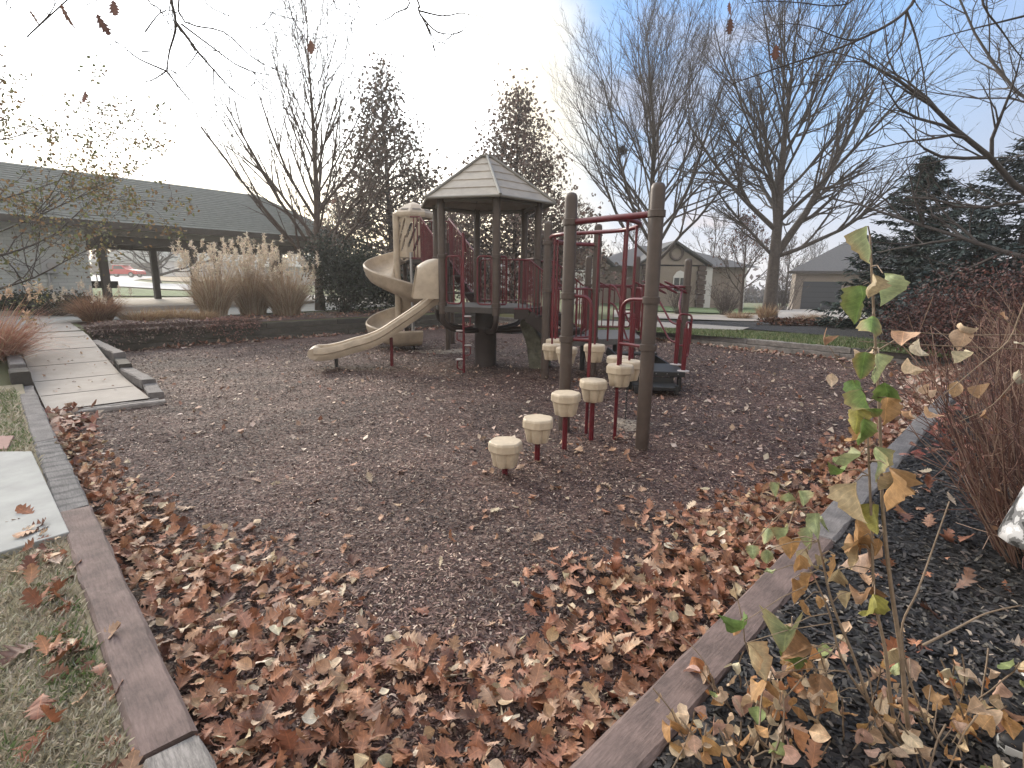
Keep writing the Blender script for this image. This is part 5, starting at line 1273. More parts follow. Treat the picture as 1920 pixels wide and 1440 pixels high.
clump('fountain_grass', 'rusty mounded grass with pale plumes beside the top of the path', base(188, 625, 12.6), 1500, .85, .75, [(.34, .18, .10), (.42, .26, .15), (.26, .14, .09)], None, 22, PC_, bs=.35, wd_=.006, arch=.6, plen=.14)
for (px, Y, s_, h, lb) in ((270, 12.9, .8, .42, 'low tan grass right of the mounded grass'), (330, 13.3, .8, .42, 'low tan grass in front of the pavilion slab'), (375, 13.2, .6, .36, 'small low grass at the foot of the first tall plume grass')):
    clump('low_grass', lb, base(px, 610, Y), 900, h, s_, [(.46, .33, .20), (.38, .24, .14), (.52, .40, .25)], 'low grasses in the raised bed', bs=.6, wd_=.006, arch=.5, rxy=(1, .6))
def trailing(label, u0, u1, n, cols, seed):
    c = W((u0 + u1) / 2, LV + .2); c.z = H(c.x, c.y); t = thing('trailing_plant', label, 'plant', c, 'trailing plants hanging over the bed wall')
    u = RG.uniform(u0, u1, n); v = LV + RG.uniform(-.16, .75, n); m_ = np.sin((u - u0) / (u1 - u0) * PI) ** .5; hgt = (.03 + .13 * m_) * RG.uniform(.2, 1, n)
    x, y = wxy(u, v); z = .42 + hgt; over = v < LV - .0; z = np.where(over, .46 - RG.uniform(0, 1, n) ** 2 * .38 * m_, z)
    leaves('foliage', TINY, np.stack([x, y, z], -1), RG.uniform(0, 6.28, n), RG.uniform(-1.5, .5, n), RG.normal(0, .6, n), RG.uniform(.03, .065, n), pick(cols, n, .3), RG.normal(0, .5, n), RG.normal(.2, .3, n), t, 'leaf_attr')
    sg = []
    for k in range(200):
        uu = rnd.uniform(u0, u1); a = W(uu, LV + .4, .44); b = W(uu + rnd.uniform(-.2, .2), LV + .05, .52); c2 = W(uu + rnd.uniform(-.2, .2), LV - .05, .30 + rnd.random() * .15); sg += [(tuple(a), tuple(b), .005, .004), (tuple(b), tuple(c2), .004, .003)]
    segs_mesh('stems', sg, 'twig_red', t, 3)
RC_ = [(.22, .155, .14), (.30, .22, .19), (.17, .11, .10), (.38, .29, .24)]
trailing('grey purple trailing plant at the left end of the bed wall', 1.1, 2.3, 1900, RC_, 1); trailing('middle trailing plant hanging over the bed wall', 2.2, 3.3, 1900, RC_, 2); trailing('pinkish trailing plant spilling farthest over the bed wall', 3.2, 4.4, 2300, [(.30, .16, .13), (.38, .22, .17), (.22, .12, .10)], 3)
pk = G(-8, 735, .1)
clump('fountain_grass', 'pink orange grass at the left edge beside the path', (-7.95, 7.80, .12), 2000, 1.20, .98, [(.48, .28, .19), (.44, .22, .16), (.54, .39, .27), (.42, .19, .14)], None, 24, [(.62, .50, .36), (.56, .42, .30)], bs=.3, wd_=.006, arch=.65, plen=.18)
for (px, Y, s_, h, lb) in ((1436, 20.2, .55, .75, 'tuft of dry grass at the foot of the big forked tree'), (1385, 19.6, .7, .40, 'dry tan grass left of the big tree'), (1520, 19.0, .8, .38, 'dry tan grass right of the big tree by the driveway')):
    clump('dry_grass_tuft', lb, base(px, 615, Y), 500, h, s_, [(.40, .28, .18), (.32, .2, .13), (.46, .36, .25)], 'dry grass tufts round the big forked tree', bs=.5, wd_=.008, arch=.5)

# ================================================================== PAVILION (in its own rotated frame)
PO = Vector((-10.9, 18.0, 0)); PDR = Vector((.6, .8, 0)); PN = Vector((-.8, .6, 0))
def PV(t, k, z): q = PO + PDR * t + PN * k; q.z = z; return q
SZ = .58
pv = thing('pavilion', 'long pavilion with pale brick end and low grey shingle roof', 'building', PV(0, 2.6, SZ))
obj('slab', MB().prism([PV(-12, -.75, .2), PV(7.8, -.75, .2), PV(7.8, 5.6, .2), PV(-12, 5.6, .2)], (0, 0, SZ - .2)), 'concrete', pv)
def quad3(mb, a, b, c, d, th): mb.prism([a, b, c, d], (0, 0, -th))
RE, RR_, KE = 3.03, 4.78, -.75
mb = MB(); T0, T1 = -13.0, 6.2
quad3(mb, PV(T0, KE, RE), PV(T1, KE, RE), PV(T1 - 2.2, 2.6, RR_), PV(T0, 2.6, RR_), .07)
quad3(mb, PV(T0, 5.95, RE), PV(T0, 2.61, RR_), PV(T1 - 2.2, 2.61, RR_), PV(T1, 5.95, RE), .07)
mb.prism([PV(T1 + .003, KE, RE), PV(T1 + .003, 5.95, RE), PV(T1 - 2.19, 2.605, RR_)], (0, 0, -.07))
rfp = obj('roof', mb, 'shingle', pv)
# shingle courses as thin proud laps
mb = MB()
for k in range(1, 22):
    f = k / 22; kk = KE + (2.6 - KE) * f; z = RE + (RR_ - RE) * f; mb.beam(PV(T0, kk, z + .004), PV(T1 - 2.2 * f, kk, z + .004), .05, .007)
obj('shingle_course', mb, 'shingle', rfp)
mb = MB().beam(PV(T0, KE - .02, RE - .10), PV(T1 + .02, KE - .02, RE - .10), .04, .20).beam(PV(T1 + .02, KE, RE - .10), PV(T1 + .02, 5.95, RE - .10), .04, .20)
obj('fascia', mb, 'dark_wood', rfp)
mb = MB()
for k in (0.0, 4.6): mb.beam(PV(-3.0, k, RE - .27), PV(T1 - .4, k, RE - .27), .14, .18)
obj('beam', mb, 'beam_pale', pv)
mb = MB()
for k in (0.0, 4.6): mb.beam(PV(-3.0, k, RE - .48), PV(T1 - .4, k, RE - .48), .18, .24)
for t_ in (-2.6, 0.0, 2.9, 5.4): mb.beam(PV(t_, .1, RE - .44), PV(t_, 4.5, RE - .44), .12, .2)
obj('beam', mb, 'dark_wood', pv)
def ppost(px, k):
    # intersect the pixel's ground bearing with the row k
    d = ray(px, 540); bx, by = d.x / d.y, 1
    o = PO + PN * k; t_ = (bx * o.y - o.x) / (PDR.x - bx * PDR.y); q = o + PDR * t_
    return q
for px, k in ((200, 0), (368, 0), (526, 0), (294, 4.6), (411, 4.6), (514, 4.6)):
    q = ppost(px, k); obj('post', MB().box((q.x, q.y, (SZ + RE - .55) / 2), (.20, .20, RE - .55 - SZ), rz=math.atan2(.8, .6)), 'dark_wood', pv, bevel=.01)
# brick end block
q = ppost(172, -.05); t_ = (q - PO).dot(PDR)
def brickmat():
    m = MATS['white_brick']; nt = m.node_tree; n = nt.nodes; l = nt.links; b = n['Principled BSDF']; tc = n.new('ShaderNodeTexCoord')
    mp = n.new('ShaderNodeMapping'); mp.inputs['Rotation'].default_value = (0, 0, -math.atan2(.8, .6)); l.new(tc.outputs['Object'], mp.inputs['Vector'])
    sp = n.new('ShaderNodeSeparateXYZ'); cb = n.new('ShaderNodeCombineXYZ'); l.new(mp.outputs[0], sp.inputs[0]); ad = n.new('ShaderNodeMath'); l.new(sp.outputs[0], ad.inputs[0]); l.new(sp.outputs[1], ad.inputs[1]); l.new(ad.outputs[0], cb.inputs[0]); l.new(sp.outputs[2], cb.inputs[1])
    br = n.new('ShaderNodeTexBrick'); br.inputs['Scale'].default_value = 1; br.inputs['Brick Width'].default_value = .40; br.inputs['Row Height'].default_value = .10; br.inputs['Mortar Size'].default_value = .008
    br.inputs['Color1'].default_value = (.50, .53, .52, 1); br.inputs['Color2'].default_value = (.43, .46, .455, 1); br.inputs['Mortar'].default_value = (.36, .38, .38, 1)
    l.new(cb.outputs[0], br.inputs['Vector']); l.new(br.outputs['Color'], b.inputs['Base Color'])
    no = n.new('ShaderNodeTexNoise'); no.inputs['Scale'].default_value = 22; l.new(tc.outputs['Object'], no.inputs['Vector'])
    ad2 = n.new('ShaderNodeMath'); ad2.operation = 'SUBTRACT'; l.new(no.outputs['Fac'], ad2.inputs[0]); l.new(br.outputs['Fac'], ad2.inputs[1])
    bp = n.new('ShaderNodeBump'); bp.inputs['Strength'].default_value = .8; bp.inputs['Distance'].default_value = .03; l.new(ad2.outputs[0], bp.inputs['Height']); l.new(bp.outputs[0], b.inputs['Normal'])
brickmat()
wl_ = obj('wall', MB().prism([PV(t_, -.1, .1), PV(t_, 4.9, .1), PV(-11.5, 4.9, .1), PV(-11.5, -.1, .1)], (0, 0, RE - .2)), 'white_brick', pv)
def onwall(px, py, zref=None):
    # point on the front plane of the wall (k = -.1)
    d = ray(px, py); o = PO + PN * -.1; tt = (o - Vector((0, 0, EYE))).dot(PN) / d.dot(PN); return Vector((0, 0, EYE)) + d * tt
def wbox(px, py, w, h, dpt, m, name, parent): c = onwall(px, py) - PN * (dpt / 2 + .002); return obj(name, MB().box(c, (w, dpt, h), rz=math.atan2(.8, .6)), m, parent, bevel=.008)
mb1 = wbox(91, 499, .36, .38, .14, 'box_grey', 'meter_box', pv); c = onwall(91, 498) - PN * .15
obj('meter_dial', MB().tube([c, c - PN * .07], .085, 18), 'steel', mb1, 'auto')
a = onwall(90, 512); obj('conduit', MB().tube([a - PN * .05, Vector((a.x, a.y, .5)) - PN * .05], .035, 10), 'box_grey', pv)
wbox(28, 501, .26, .22, .12, 'box_grey', 'junction_box', pv); a = onwall(28, 508); obj('conduit', MB().tube([a - PN * .04, Vector((a.x, a.y, .5)) - PN * .04], .02, 8), 'box_grey', pv)
# apron in front and grill, post
sheet('concrete_apron', [PV(-8, -4.2, 0)[:2], PV(7.5, -4.2, 0)[:2], PV(7.5, -.8, 0)[:2], PV(-8, -.8, 0)[:2]], .03, 'concrete_pale')
g = ppost(196, 1.2); gr = thing('grill', 'black park grill on a stand beside the left pavilion post', 'grill', (g.x, g.y, SZ))
obj('firebox', MB().prism([(g.x - .32, g.y - .2, SZ + .52), (g.x + .32, g.y - .2, SZ + .52), (g.x + .32, g.y + .2, SZ + .52), (g.x - .32, g.y + .2, SZ + .52)], (0, 0, .22)), 'black_metal', gr, bevel=.01)
obj('stand', MB().tube([(g.x, g.y, SZ), (g.x, g.y, SZ + .53)], .05, 10), 'black_metal', gr)
obj('handle', MB().tube(fillet([(g.x - .2, g.y, SZ + .73), (g.x - .2, g.y, SZ + .95), (g.x + .05, g.y, SZ + .95)], .03), .012, 6), 'black_metal', gr)
b = GT(363, 552); tag(obj('bollard', MB().lathe(b, [(.11, 0), (.11, .75), (.09, .82), (.03, .86)], 14), 'white_paint', smooth='auto'), 'short white bollard just right of the second front pavilion post', 'bollard')

# pickup on the far road
tk = base(232, 516, 74); tk.z = H(tk.x, tk.y) + .06
tr = thing('pickup_truck', 'small red pickup truck with white roof rack parked on the far road', 'pickup', tk)
def side(pts, x0, x1): return [(tk.x + x, tk.y + (-.9), tk.z + z) for x, z in pts]
prf = [(-2.55, .42), (-2.55, .98), (-2.45, 1.05), (1.05, 1.05), (2.3, .95), (2.5, .82), (2.55, .42)]
obj('body', MB().prism([(tk.x + x, tk.y - .9, tk.z + z) for x, z in prf], (0, 1.8, 0)), 'paint_red', tr, bevel=.04)
obj('cab', MB().prism([(tk.x + x, tk.y - .8, tk.z + z) for x, z in [(-.95, 1.05), (-.8, 1.6), (.45, 1.6), (1.05, 1.05)]], (0, 1.6, 0)), 'paint_red', tr, bevel=.04)
obj('side_window', MB().prism([(tk.x + x, tk.y - .815, tk.z + z) for x, z in [(-.75, 1.1), (-.65, 1.5), (.38, 1.5), (.8, 1.1)]], (0, 1.63, 0)), 'glass_dark', tr)
obj('roof_rack', MB().box((tk.x - .2, tk.y, tk.z + 1.68), (1.9, 1.2, .06)), 'white_paint', tr)
for sx_ in (-1.6, 1.65):
    for sy in (-.84, .84):
        w_ = obj('wheel', MB().tube([(tk.x + sx_, tk.y + sy - .1, tk.z + .36), (tk.x + sx_, tk.y + sy + .1, tk.z + .36)], .36, 18), 'rubber', tr, 'auto')
        obj('rim', MB().tube([(tk.x + sx_, tk.y + sy - .115, tk.z + .36), (tk.x + sx_, tk.y + sy + .115, tk.z + .36)], .2, 14), 'steel', w_)
# houses --------------------------------------------------------------
def HP(px, Y, z=0): p = AT(px, 520, Y); return Vector((p.x, Y, z))
def hz(px, py, Y): return AT(px, py, Y).z
def hip(mb, x0, x1, y0, y1, z0, z1, r=.0, th=.12):
    """hip roof over a rectangle"""
    w_ = (y1 - y0) / 2; m_ = (y0 + y1) / 2; a, b = min(x0 + w_, (x0 + x1) / 2), max(x1 - w_, (x0 + x1) / 2); i = len(mb.v)
    mb.v += [(x0, y0, z0), (x1, y0, z0), (x1, y1, z0), (x0, y1, z0), (a, m_, z1), (b, m_, z1)]
    for f in ((0, 1, 5, 4), (1, 2, 5), (2, 3, 4, 5), (3, 0, 4), (3, 2, 1, 0)): mb.f.append(tuple(i + q for q in f))
def gable_roof(mb, x0, x1, y0, y1, z0, z1, th=.14):
    """gable facing the viewer (ridge along y)"""
    m_ = (x0 + x1) / 2
    mb.prism([(x0, y0, z0), (m_, y0, z1), (m_, y1, z1), (x0, y1, z0)], (0, 0, th)); mb.prism([(m_, y0, z1 + .002), (x1, y0, z0), (x1, y1, z0), (m_, y1, z1 + .002)], (0, 0, th))
# garage house
Y = 40.; x0 = HP(1482, Y).x; x1 = HP(1700, Y).x; zb = hz(1485, 577, Y) - .3; ze = hz(1490, 508, Y)
gh_ = thing('garage_house', 'brick house with grey roof and dark overhead garage door', 'house', (x0, Y, zb))
obj('wall', MB().prism([(x0 + .35, Y, zb), (x1, Y, zb), (x1, Y + 9, zb), (x0 + .35, Y + 9, zb)], (0, 0, ze - zb)), 'house_brick', gh_)
mb = MB(); hip(mb, x0 - .1, x1 + 1, Y - .5, Y + 11, ze, ze + 3.0); obj('roof', mb, 'roof_dark', gh_)
obj('fascia', MB().box(((x0 + x1) / 2 + .4, Y - .5, ze - .10), (x1 - x0 + 1.1, .05, .2)), 'dark_wood', gh_)
a, b = HP(1504, Y).x, HP(1566, Y).x; zt = hz(1530, 528, Y)
gd = obj('garage_door', MB().box(((a + b) / 2, Y - .02, (zb + zt) / 2), (b - a, .06, zt - zb)), 'garage_grey', gh_)
mb = MB()
for k in range(1, 6): mb.box(((a + b) / 2, Y - .055, zb + (zt - zb) * k / 6), (b - a, .02, .03))
obj('door_seam', mb, 'black_metal', gd)
gh_.rotation_euler = (0, 0, -.45)
# centre house
Y = 37.; zb = hz(1330, 572, Y) - .3; ze = hz(1330, 500, Y)
ch_ = thing('brick_house', 'beige house with quoined stone corners and round gable medallion', 'house', (HP(1270, Y).x, Y, zb))
X_ = lambda px: HP(px, Y).x
obj('wall', MB().prism([(X_(1130), Y + 1.2, zb), (X_(1412), Y + 1.2, zb), (X_(1412), Y + 9, zb), (X_(1130), Y + 9, zb)], (0, 0, ze - zb)), 'stucco', ch_)
obj('bay_wall', MB().prism([(X_(1200), Y, zb), (X_(1322), Y, zb), (X_(1322), Y + 1.2, zb), (X_(1200), Y + 1.2, zb)], (0, 0, ze - zb)), 'house_brick', ch_)
mb = MB(); hip(mb, X_(1100), X_(1430), Y + .4, Y + 10, ze, hz(1300, 462, Y + 5)); gr_ = obj('roof', mb, 'roof_dark', ch_)
gp0, gp1, gzt = X_(1190), X_(1330), hz(1255, 455, Y)
mb = MB(); gable_roof(mb, gp0, gp1, Y - .5, Y + 4, ze + .0, gzt); obj('gable_roof', mb, 'roof_dark', ch_)
gbl = obj('gable', MB().prism([(gp0 + .35, Y - .1, ze + .1), (gp1 - .35, Y - .1, ze + .1), ((gp0 + gp1) / 2, Y - .1, gzt - .12)], (0, .1, 0)), 'stucco', ch_)
mc_ = Vector(((gp0 + gp1) / 2 + .15, Y - .16, ze + .85)); mb = MB(); pts = [mc_ + Vector((.42 * math.cos(a_), 0, .42 * math.sin(a_))) for a_ in [2 * PI * k / 20 for k in range(21)]]
obj('medallion', mb.tube(pts, .09, 6, cap=False), 'stone_dark', gbl)
wn = obj('window', MB().prism([(X_(1262), Y - .08, zb + 1.1), (X_(1287), Y - .08, zb + 1.1), (X_(1287), Y - .08, ze - .7), (X_(1281), Y - .08, ze - .38), (X_(1274.5), Y - .08, ze - .28), (X_(1268), Y - .08, ze - .38), (X_(1262), Y - .08, ze - .7)], (0, .1, 0)), 'white_paint', ch_)
for (a, b) in ((1264, 1273.6), (1275.4, 1285)): obj('pane', MB().prism([(X_(a), Y - .10, zb + 1.2), (X_(b), Y - .10, zb + 1.2), (X_(b), Y - .10, ze - .78), (X_(a), Y - .10, ze - .78)], (0, .03, 0)), 'glass_dark', wn)
for px in (1210, 1314):
    for k in range(9):
        pass
    mb = MB(); c = X_(px)
    for k in range(9): mb.box((c, Y - .12, zb + .2 + (ze - zb) * k / 9 + .02), (.62 if k % 2 else .5, .3, (ze - zb) / 9 - .05))
    obj('quoined_pillar', mb, 'stone_dark', ch_)
obj('column', MB().box((X_(1334), Y + .8, (zb + ze) / 2), (.55, .4, ze - zb)), 'white_paint', ch_)
obj('downpipe', MB().box((X_(1410), Y + 1.1, (zb + ze) / 2), (.12, .1, ze - zb)), 'white_paint', ch_)
# left wing with cream gables and doors
Y = 33.; zb2 = hz(1100, 572, Y) - .3; ze2 = hz(1100, 500, Y)
obj('wing_wall', MB().prism([(X_(1072), Y, zb2), (X_(1128), Y, zb2), (X_(1128), Y + 6, zb2), (X_(1072), Y + 6, zb2)], (0, 0, ze2 - zb2)), 'stucco', ch_)
mb = MB(); gable_roof(mb, HP(1050, Y).x, HP(1150, Y).x, Y - .5, Y + 6, ze2, hz(1100, 458, Y)); obj('wing_roof', mb, 'roof_dark', ch_)
obj('wing_gable', MB().prism([(HP(1056, Y).x, Y - .1, ze2), (HP(1144, Y).x, Y - .1, ze2), (HP(1100, Y).x, Y - .1, hz(1100, 463, Y))], (0, .1, 0)), 'stucco', ch_)
obj('garage_door', MB().box((HP(1100, Y).x, Y - .05, zb2 + 1.35), (HP(1124, Y).x - HP(1078, Y).x, .08, 2.4)), 'white_paint', ch_)
# far left houses
def farhouse(label, px0, px1, pyb, pye, pyr, Y, wallm, roofm, door=None):
    zb = hz((px0 + px1) / 2, pyb, Y) - .5; ze = hz((px0 + px1) / 2, pye, Y); zr = hz((px0 + px1) / 2, pyr, Y); x0, x1 = HP(px0, Y).x, HP(px1, Y).x
    t = thing('far_house', label, 'house', ((x0 + x1) / 2, Y, zb), 'houses far beyond the pavilion')
    obj('wall', MB().prism([(x0, Y, zb), (x1, Y, zb), (x1, Y + 10, zb), (x0, Y + 10, zb)], (0, 0, ze - zb)), wallm, t)
    mb = MB(); hip(mb, x0 - .6, x1 + .6, Y - .8, Y + 11, ze - .05, zr); obj('roof', mb, roofm, t)
    if door: obj('garage_door', MB().box(((HP(door[0], Y).x + HP(door[1], Y).x) / 2, Y - .03, zb + 1.6), (HP(door[1], Y).x - HP(door[0], Y).x, .1, 2.9)), door[2], t)
mat('siding_dull', (.17, .16, .15), .9, noise=(3, .2)); mat('siding_white', (.50, .52, .55), .8)
farhouse('far grey roofed house behind the red pickup', 175, 300, 517, 492, 445, 88, 'siding_dull', 'shingle', (268, 288, 'black_metal'))
farhouse('far long white house with grey roof seen between the pavilion posts', 306, 470, 517, 490, 452, 84, 'siding_white', 'shingle', (330, 352, 'white_paint'))
farhouse('pale house behind the plume grasses and the fan shaped tree', 500, 618, 548, 500, 468, 52, 'siding_white', 'shingle')
farhouse('white building glimpsed behind the guard rails of the play structure', 860, 1010, 556, 500, 478, 48, 'siding_white', 'roof_dark')
# far line of woods
def woods(label, pts, n, h):
    P = []; 
    for k in range(n):
        f = rnd.random() * (len(pts) - 1); i = int(f); a, b = Vector(pts[i]), Vector(pts[i + 1]); q = a.lerp(b, f - i); P.append((q.x + rnd.gauss(0, 4), q.y + rnd.gauss(0, 4), H(q.x, q.y) + h * rnd.random() ** 1.2 * (.7 + .3 * math.sin(q.x * .21) + .2 * math.sin(q.x * .07 + 1))))
    N = len(P); o = leaves('far_woods', TINY, P, RG.uniform(0, 6.28, N), RG.uniform(-1.5, 1.5, N), RG.normal(0, .8, N), RG.uniform(.5, 1.4, N), pick([(.09, .075, .07), (.12, .10, .09), (.07, .06, .055), (.10, .07, .06)], N, .2), RG.normal(0, .5, N), RG.normal(0, .3, N), None, 'leaf_attr', kind='stuff')
    tag(o, label, 'woods')
rnd = random.Random(77)
woods('far line of bare grey brown woods along the horizon', [(-190, 150, 0), (-110, 125, 0), (-40, 120, 0), (30, 115, 0), (90, 110, 0), (170, 110, 0)], 22000, 8.5)

# ================================================================== FOREGROUND PLANT
pl_ = thing('young_plant', 'tall thin stemmed young plant with wilting green leaves at right', 'plant', (1.42, 1.38, .12))
def pst(pts, Y0, Y1, r0, r1, root=None, parent=pl_):
    P = [AT(x_, y_, Y0 + (Y1 - Y0) * i / (len(pts) - 1)) for i, (x_, y_) in enumerate(pts)]
    if root: P = [Vector(root)] + P
    P = spline(P, 5); n = len(P); obj('stem', MB().tube(P, [r0 + (r1 - r0) * i / (n - 1) for i in range(n)], 7), 'twig_tan', parent, True); return P
sA = pst([(1712, 1400), (1690, 1230), (1668, 1080), (1655, 950), (1650, 800), (1640, 620), (1631, 440)], 1.42, 1.62, .0085, .003, (1.41, 1.40, .1))
sB = pst([(1685, 1380), (1660, 1220), (1640, 1120), (1634, 980), (1628, 840), (1625, 760)], 1.44, 1.55, .0065, .0025, (1.39, 1.42, .1))
sC = pst([(1660, 1380), (1600, 1230), (1560, 1130), (1540, 1040), (1525, 985), (1490, 940)], 1.42, 1.50, .0055, .002, (1.36, 1.40, .1))
sD = pst([(1590, 1260), (1555, 1150), (1530, 1090), (1515, 1060)], 1.45, 1.52, .004, .002, (1.30, 1.42, .1))
sE = pst([(1725, 1330), (1690, 1190), (1720, 1110), (1745, 1040), (1780, 940)], 1.46, 1.6, .0045, .002, (1.43, 1.42, .1))
sF = pst([(1730, 1210), (1790, 1180), (1850, 1150), (1915, 1135)], 1.46, 1.55, .004, .002)
gr_, pg, ye, ta, og, pkk, br = (.16, .25, .07), (.34, .40, .21), (.40, .38, .10), (.52, .42, .26), (.46, .27, .12), (.52, .36, .28), (.30, .17, .09)
LL = [(1622, 425, 62, pg), (1655, 512, 58, pg), (1640, 515, 40, ta), (1618, 535, 70, gr_), (1636, 590, 52, gr_), (1622, 660, 50, gr_), (1648, 662, 55, pg), (1600, 712, 46, gr_), (1615, 730, 58, gr_), (1660, 715, 60, gr_), (1662, 745, 50, og), (1608, 765, 48, ye), (1612, 790, 66, og), (1620, 785, 50, gr_),
      (1614, 850, 66, pg), (1646, 838, 70, pg), (1585, 882, 44, gr_), (1602, 905, 78, ta), (1672, 878, 82, og), (1684, 885, 60, ta), (1640, 945, 56, ye), (1605, 972, 70, og), (1620, 1005, 70, og), (1628, 1015, 86, pkk), (1612, 1020, 60, ta), (1636, 1100, 78, br), (1640, 1115, 60, ye), (1648, 1010, 35, og),
      (1455, 905, 30, pg), (1480, 925, 34, pg), (1500, 920, 28, pg), (1530, 962, 46, pg), (1540, 975, 40, pg), (1442, 990, 32, pg), (1478, 990, 40, pg), (1518, 988, 46, pg), (1410, 1022, 32, pg), (1440, 1030, 30, pg), (1512, 1030, 44, ta), (1500, 1040, 40, og), (1486, 1010, 50, og), (1448, 1072, 28, pg), (1545, 1045, 34, ta), (1566, 1040, 48, og), (1572, 1068, 42, ta), (1488, 1085, 48, og), (1520, 1075, 44, og), (1510, 1125, 36, og), (1540, 1120, 28, og), (1590, 1110, 34, ta), (1608, 1112, 26, ta),
      (1396, 1165, 66, gr_), (1480, 1175, 92, pg), (1490, 1205, 80, gr_), (1400, 1205, 80, ta), (1505, 1205, 64, gr_), (1525, 1215, 84, br), (1540, 1265, 78, br), (1680, 1215, 52, ta), (1685, 1235, 48, pg), (1705, 1235, 44, pkk), (1660, 1290, 48, ta), (1455, 1260, 50, pkk), (1440, 1275, 54, og), (1570, 1300, 46, ta), (1745, 1285, 40, og), (1760, 1300, 44, og), (1830, 1325, 52, ta), (1815, 1335, 44, og), (1845, 1420, 56, og), (1735, 1330, 66, ta), (1700, 1375, 60, ta), (1720, 1400, 70, ta), (1500, 1390, 60, ta)]
P = []; Sz = []; Cc = []
for (a_, b_, s_, c) in LL:
    Yq = 1.47 + RG.uniform(-.06, .1); q = AT(a_, b_, Yq); P.append(q); Sz.append(s_ / 985 * 1.62 * .98); Cc.append(c)
N = len(P); Cc = np.array(Cc) * RG.uniform(.85, 1.12, (N, 1)); hd = RG.uniform(-1.0, 1.0, N) + PI * (RG.uniform(0, 1, N) < .4)
leaves('foliage', MAPLE, P, hd, -1.45 + RG.normal(0, .35, N), RG.normal(0, .35, N), Sz, Cc, RG.normal(.3, 1.0, N), RG.choice((-1, 1), N) * RG.uniform(.5, 1.5, N), pl_, 'leaf_attr', ncol=9, crumple=.085, edge=(.40, .24, .12))
# petioles to the nearest stem point
stp_ = [p for s_ in (sA, sB, sC, sD, sE) for p in s_]; pet = []
for q in P:
    n_ = min(stp_, key=lambda s_: (s_ - q).length); m_ = q.lerp(n_, .5) + Vector((0, 0, .012)); pet += [(tuple(n_), tuple(m_), .0022, .0018), (tuple(m_), tuple(q), .0018, .0015)]
segs_mesh('petiole', pet, 'twig_tan', pl_, 4)
# dry leafed low stems at the lower right
def drylow(label, u0, u1, v0, v1, n, hmax, seed, gcol=.1, group='low dry leafed stems in the lower right corner'):
    global rnd; rnd = random.Random(seed); c = W((u0 + u1) / 2, (v0 + v1) / 2, .1); t = thing('dry_plant', label, 'plant', c, group); sg = []; P = []
    for k in range(n):
        p = W(rnd.uniform(u0, u1), rnd.uniform(v0, v1), .09); d = Vector((rnd.gauss(0, .4), rnd.gauss(0, .3), 1)).normalized(); L = hmax * rnd.uniform(.4, 1.0)
        for s_ in range(6):
            d = (d + rv(.13)).normalized(); q = p + d * L / 6; sg.append((tuple(p), tuple(q), .003, .0025)); p = q
            if s_ > 1:
                for j in range(rnd.choice((0, 1, 1, 2))): P.append(p + rv(.015))
    segs_mesh('stems', sg, 'twig_tan', t, 4); N = len(P)
    cols = [(.58, .42, .28), (.52, .30, .13), (.48, .22, .09), (.62, .50, .36), (.50, .32, .25), (.22, .26, .10)]
    leaves('foliage', OVAL, P, RG.uniform(0, 6.28, N), RG.uniform(-1.7, -.2, N), RG.normal(0, .6, N), RG.uniform(.035, .070, N), pick(cols, N, .15, [.28, .2, .14, .22, .12, .04]), RG.normal(.7, 1.3, N), RG.normal(.5, .8, N), t, 'leaf_attr', ncol=7, crumple=.07)
drylow('dense low dry leafed stems at the bottom, left of the tall stem', .95, 1.75, -.85, -.20, 64, .34, 1)
drylow('sparser low dry leafed stems at the bottom, right of the tall stem', 1.35, 2.0, -1.35, -.80, 40, .32, 2)
# long twigs reaching in from the right with pale dried leaves
tw2 = thing('arching_twigs', 'long thin twigs with pale dried leaves reaching in from the right', 'shrub', (3.2, 2.6, .1)); sg = []; P = []
rnd = random.Random(12)
for pl, Y in (([(1990, 660), (1920, 655), (1800, 650), (1700, 645), (1610, 640)], 2.6), ([(1990, 635), (1920, 628), (1800, 628), (1700, 622), (1665, 617)], 2.7), ([(1960, 720), (1920, 700), (1860, 760), (1800, 790)], 2.5), ([(1960, 560), (1890, 640), (1830, 690), (1770, 740)], 2.4), ([(1930, 640), (1870, 590), (1820, 570)], 2.6), ([(1700, 625), (1640, 660), (1590, 690), (1555, 650)], 2.7)):
    q = [AT(a_, b_, Y) for a_, b_ in pl]
    if pl[0][0] > 1925: q = [Vector((3.1, 2.6, .3)), Vector((3.2, 2.6, .8))] + q
    s_ = spline(q, 5)
    for i in range(len(s_) - 1): sg.append((tuple(s_[i]), tuple(s_[i + 1]), .0045 * (1 - .6 * i / len(s_)), .004 * (1 - .6 * i / len(s_))))
segs_mesh('twigs', sg, 'twig_tan', tw2, 5)
LL2 = [(1800, 605, 50), (1812, 612, 44), (1695, 622, 40), (1725, 635, 34), (1825, 660, 36), (1840, 722, 40), (1905, 640, 36), (1910, 720, 40), (1740, 720, 34), (1795, 715, 30), (1600, 655, 40), (1545, 632, 30), (1700, 672, 34), (1560, 700, 30), (1748, 775, 30), (1690, 770, 30)]
P = [AT(a_, b_, 2.6) for a_, b_, _ in LL2]; N = len(P)
leaves('foliage', OVAL, P, RG.uniform(0, 6.28, N), -1.2 + RG.normal(0, .5, N), RG.normal(0, .5, N), [s_ / 985 * 2.8 for *_, s_ in LL2], pick([(.62, .48, .32), (.56, .36, .22), (.66, .56, .42)], N), RG.normal(.8, 1.2, N), RG.normal(.6, .7, N), tw2, 'leaf_attr', ncol=7, crumple=.07)

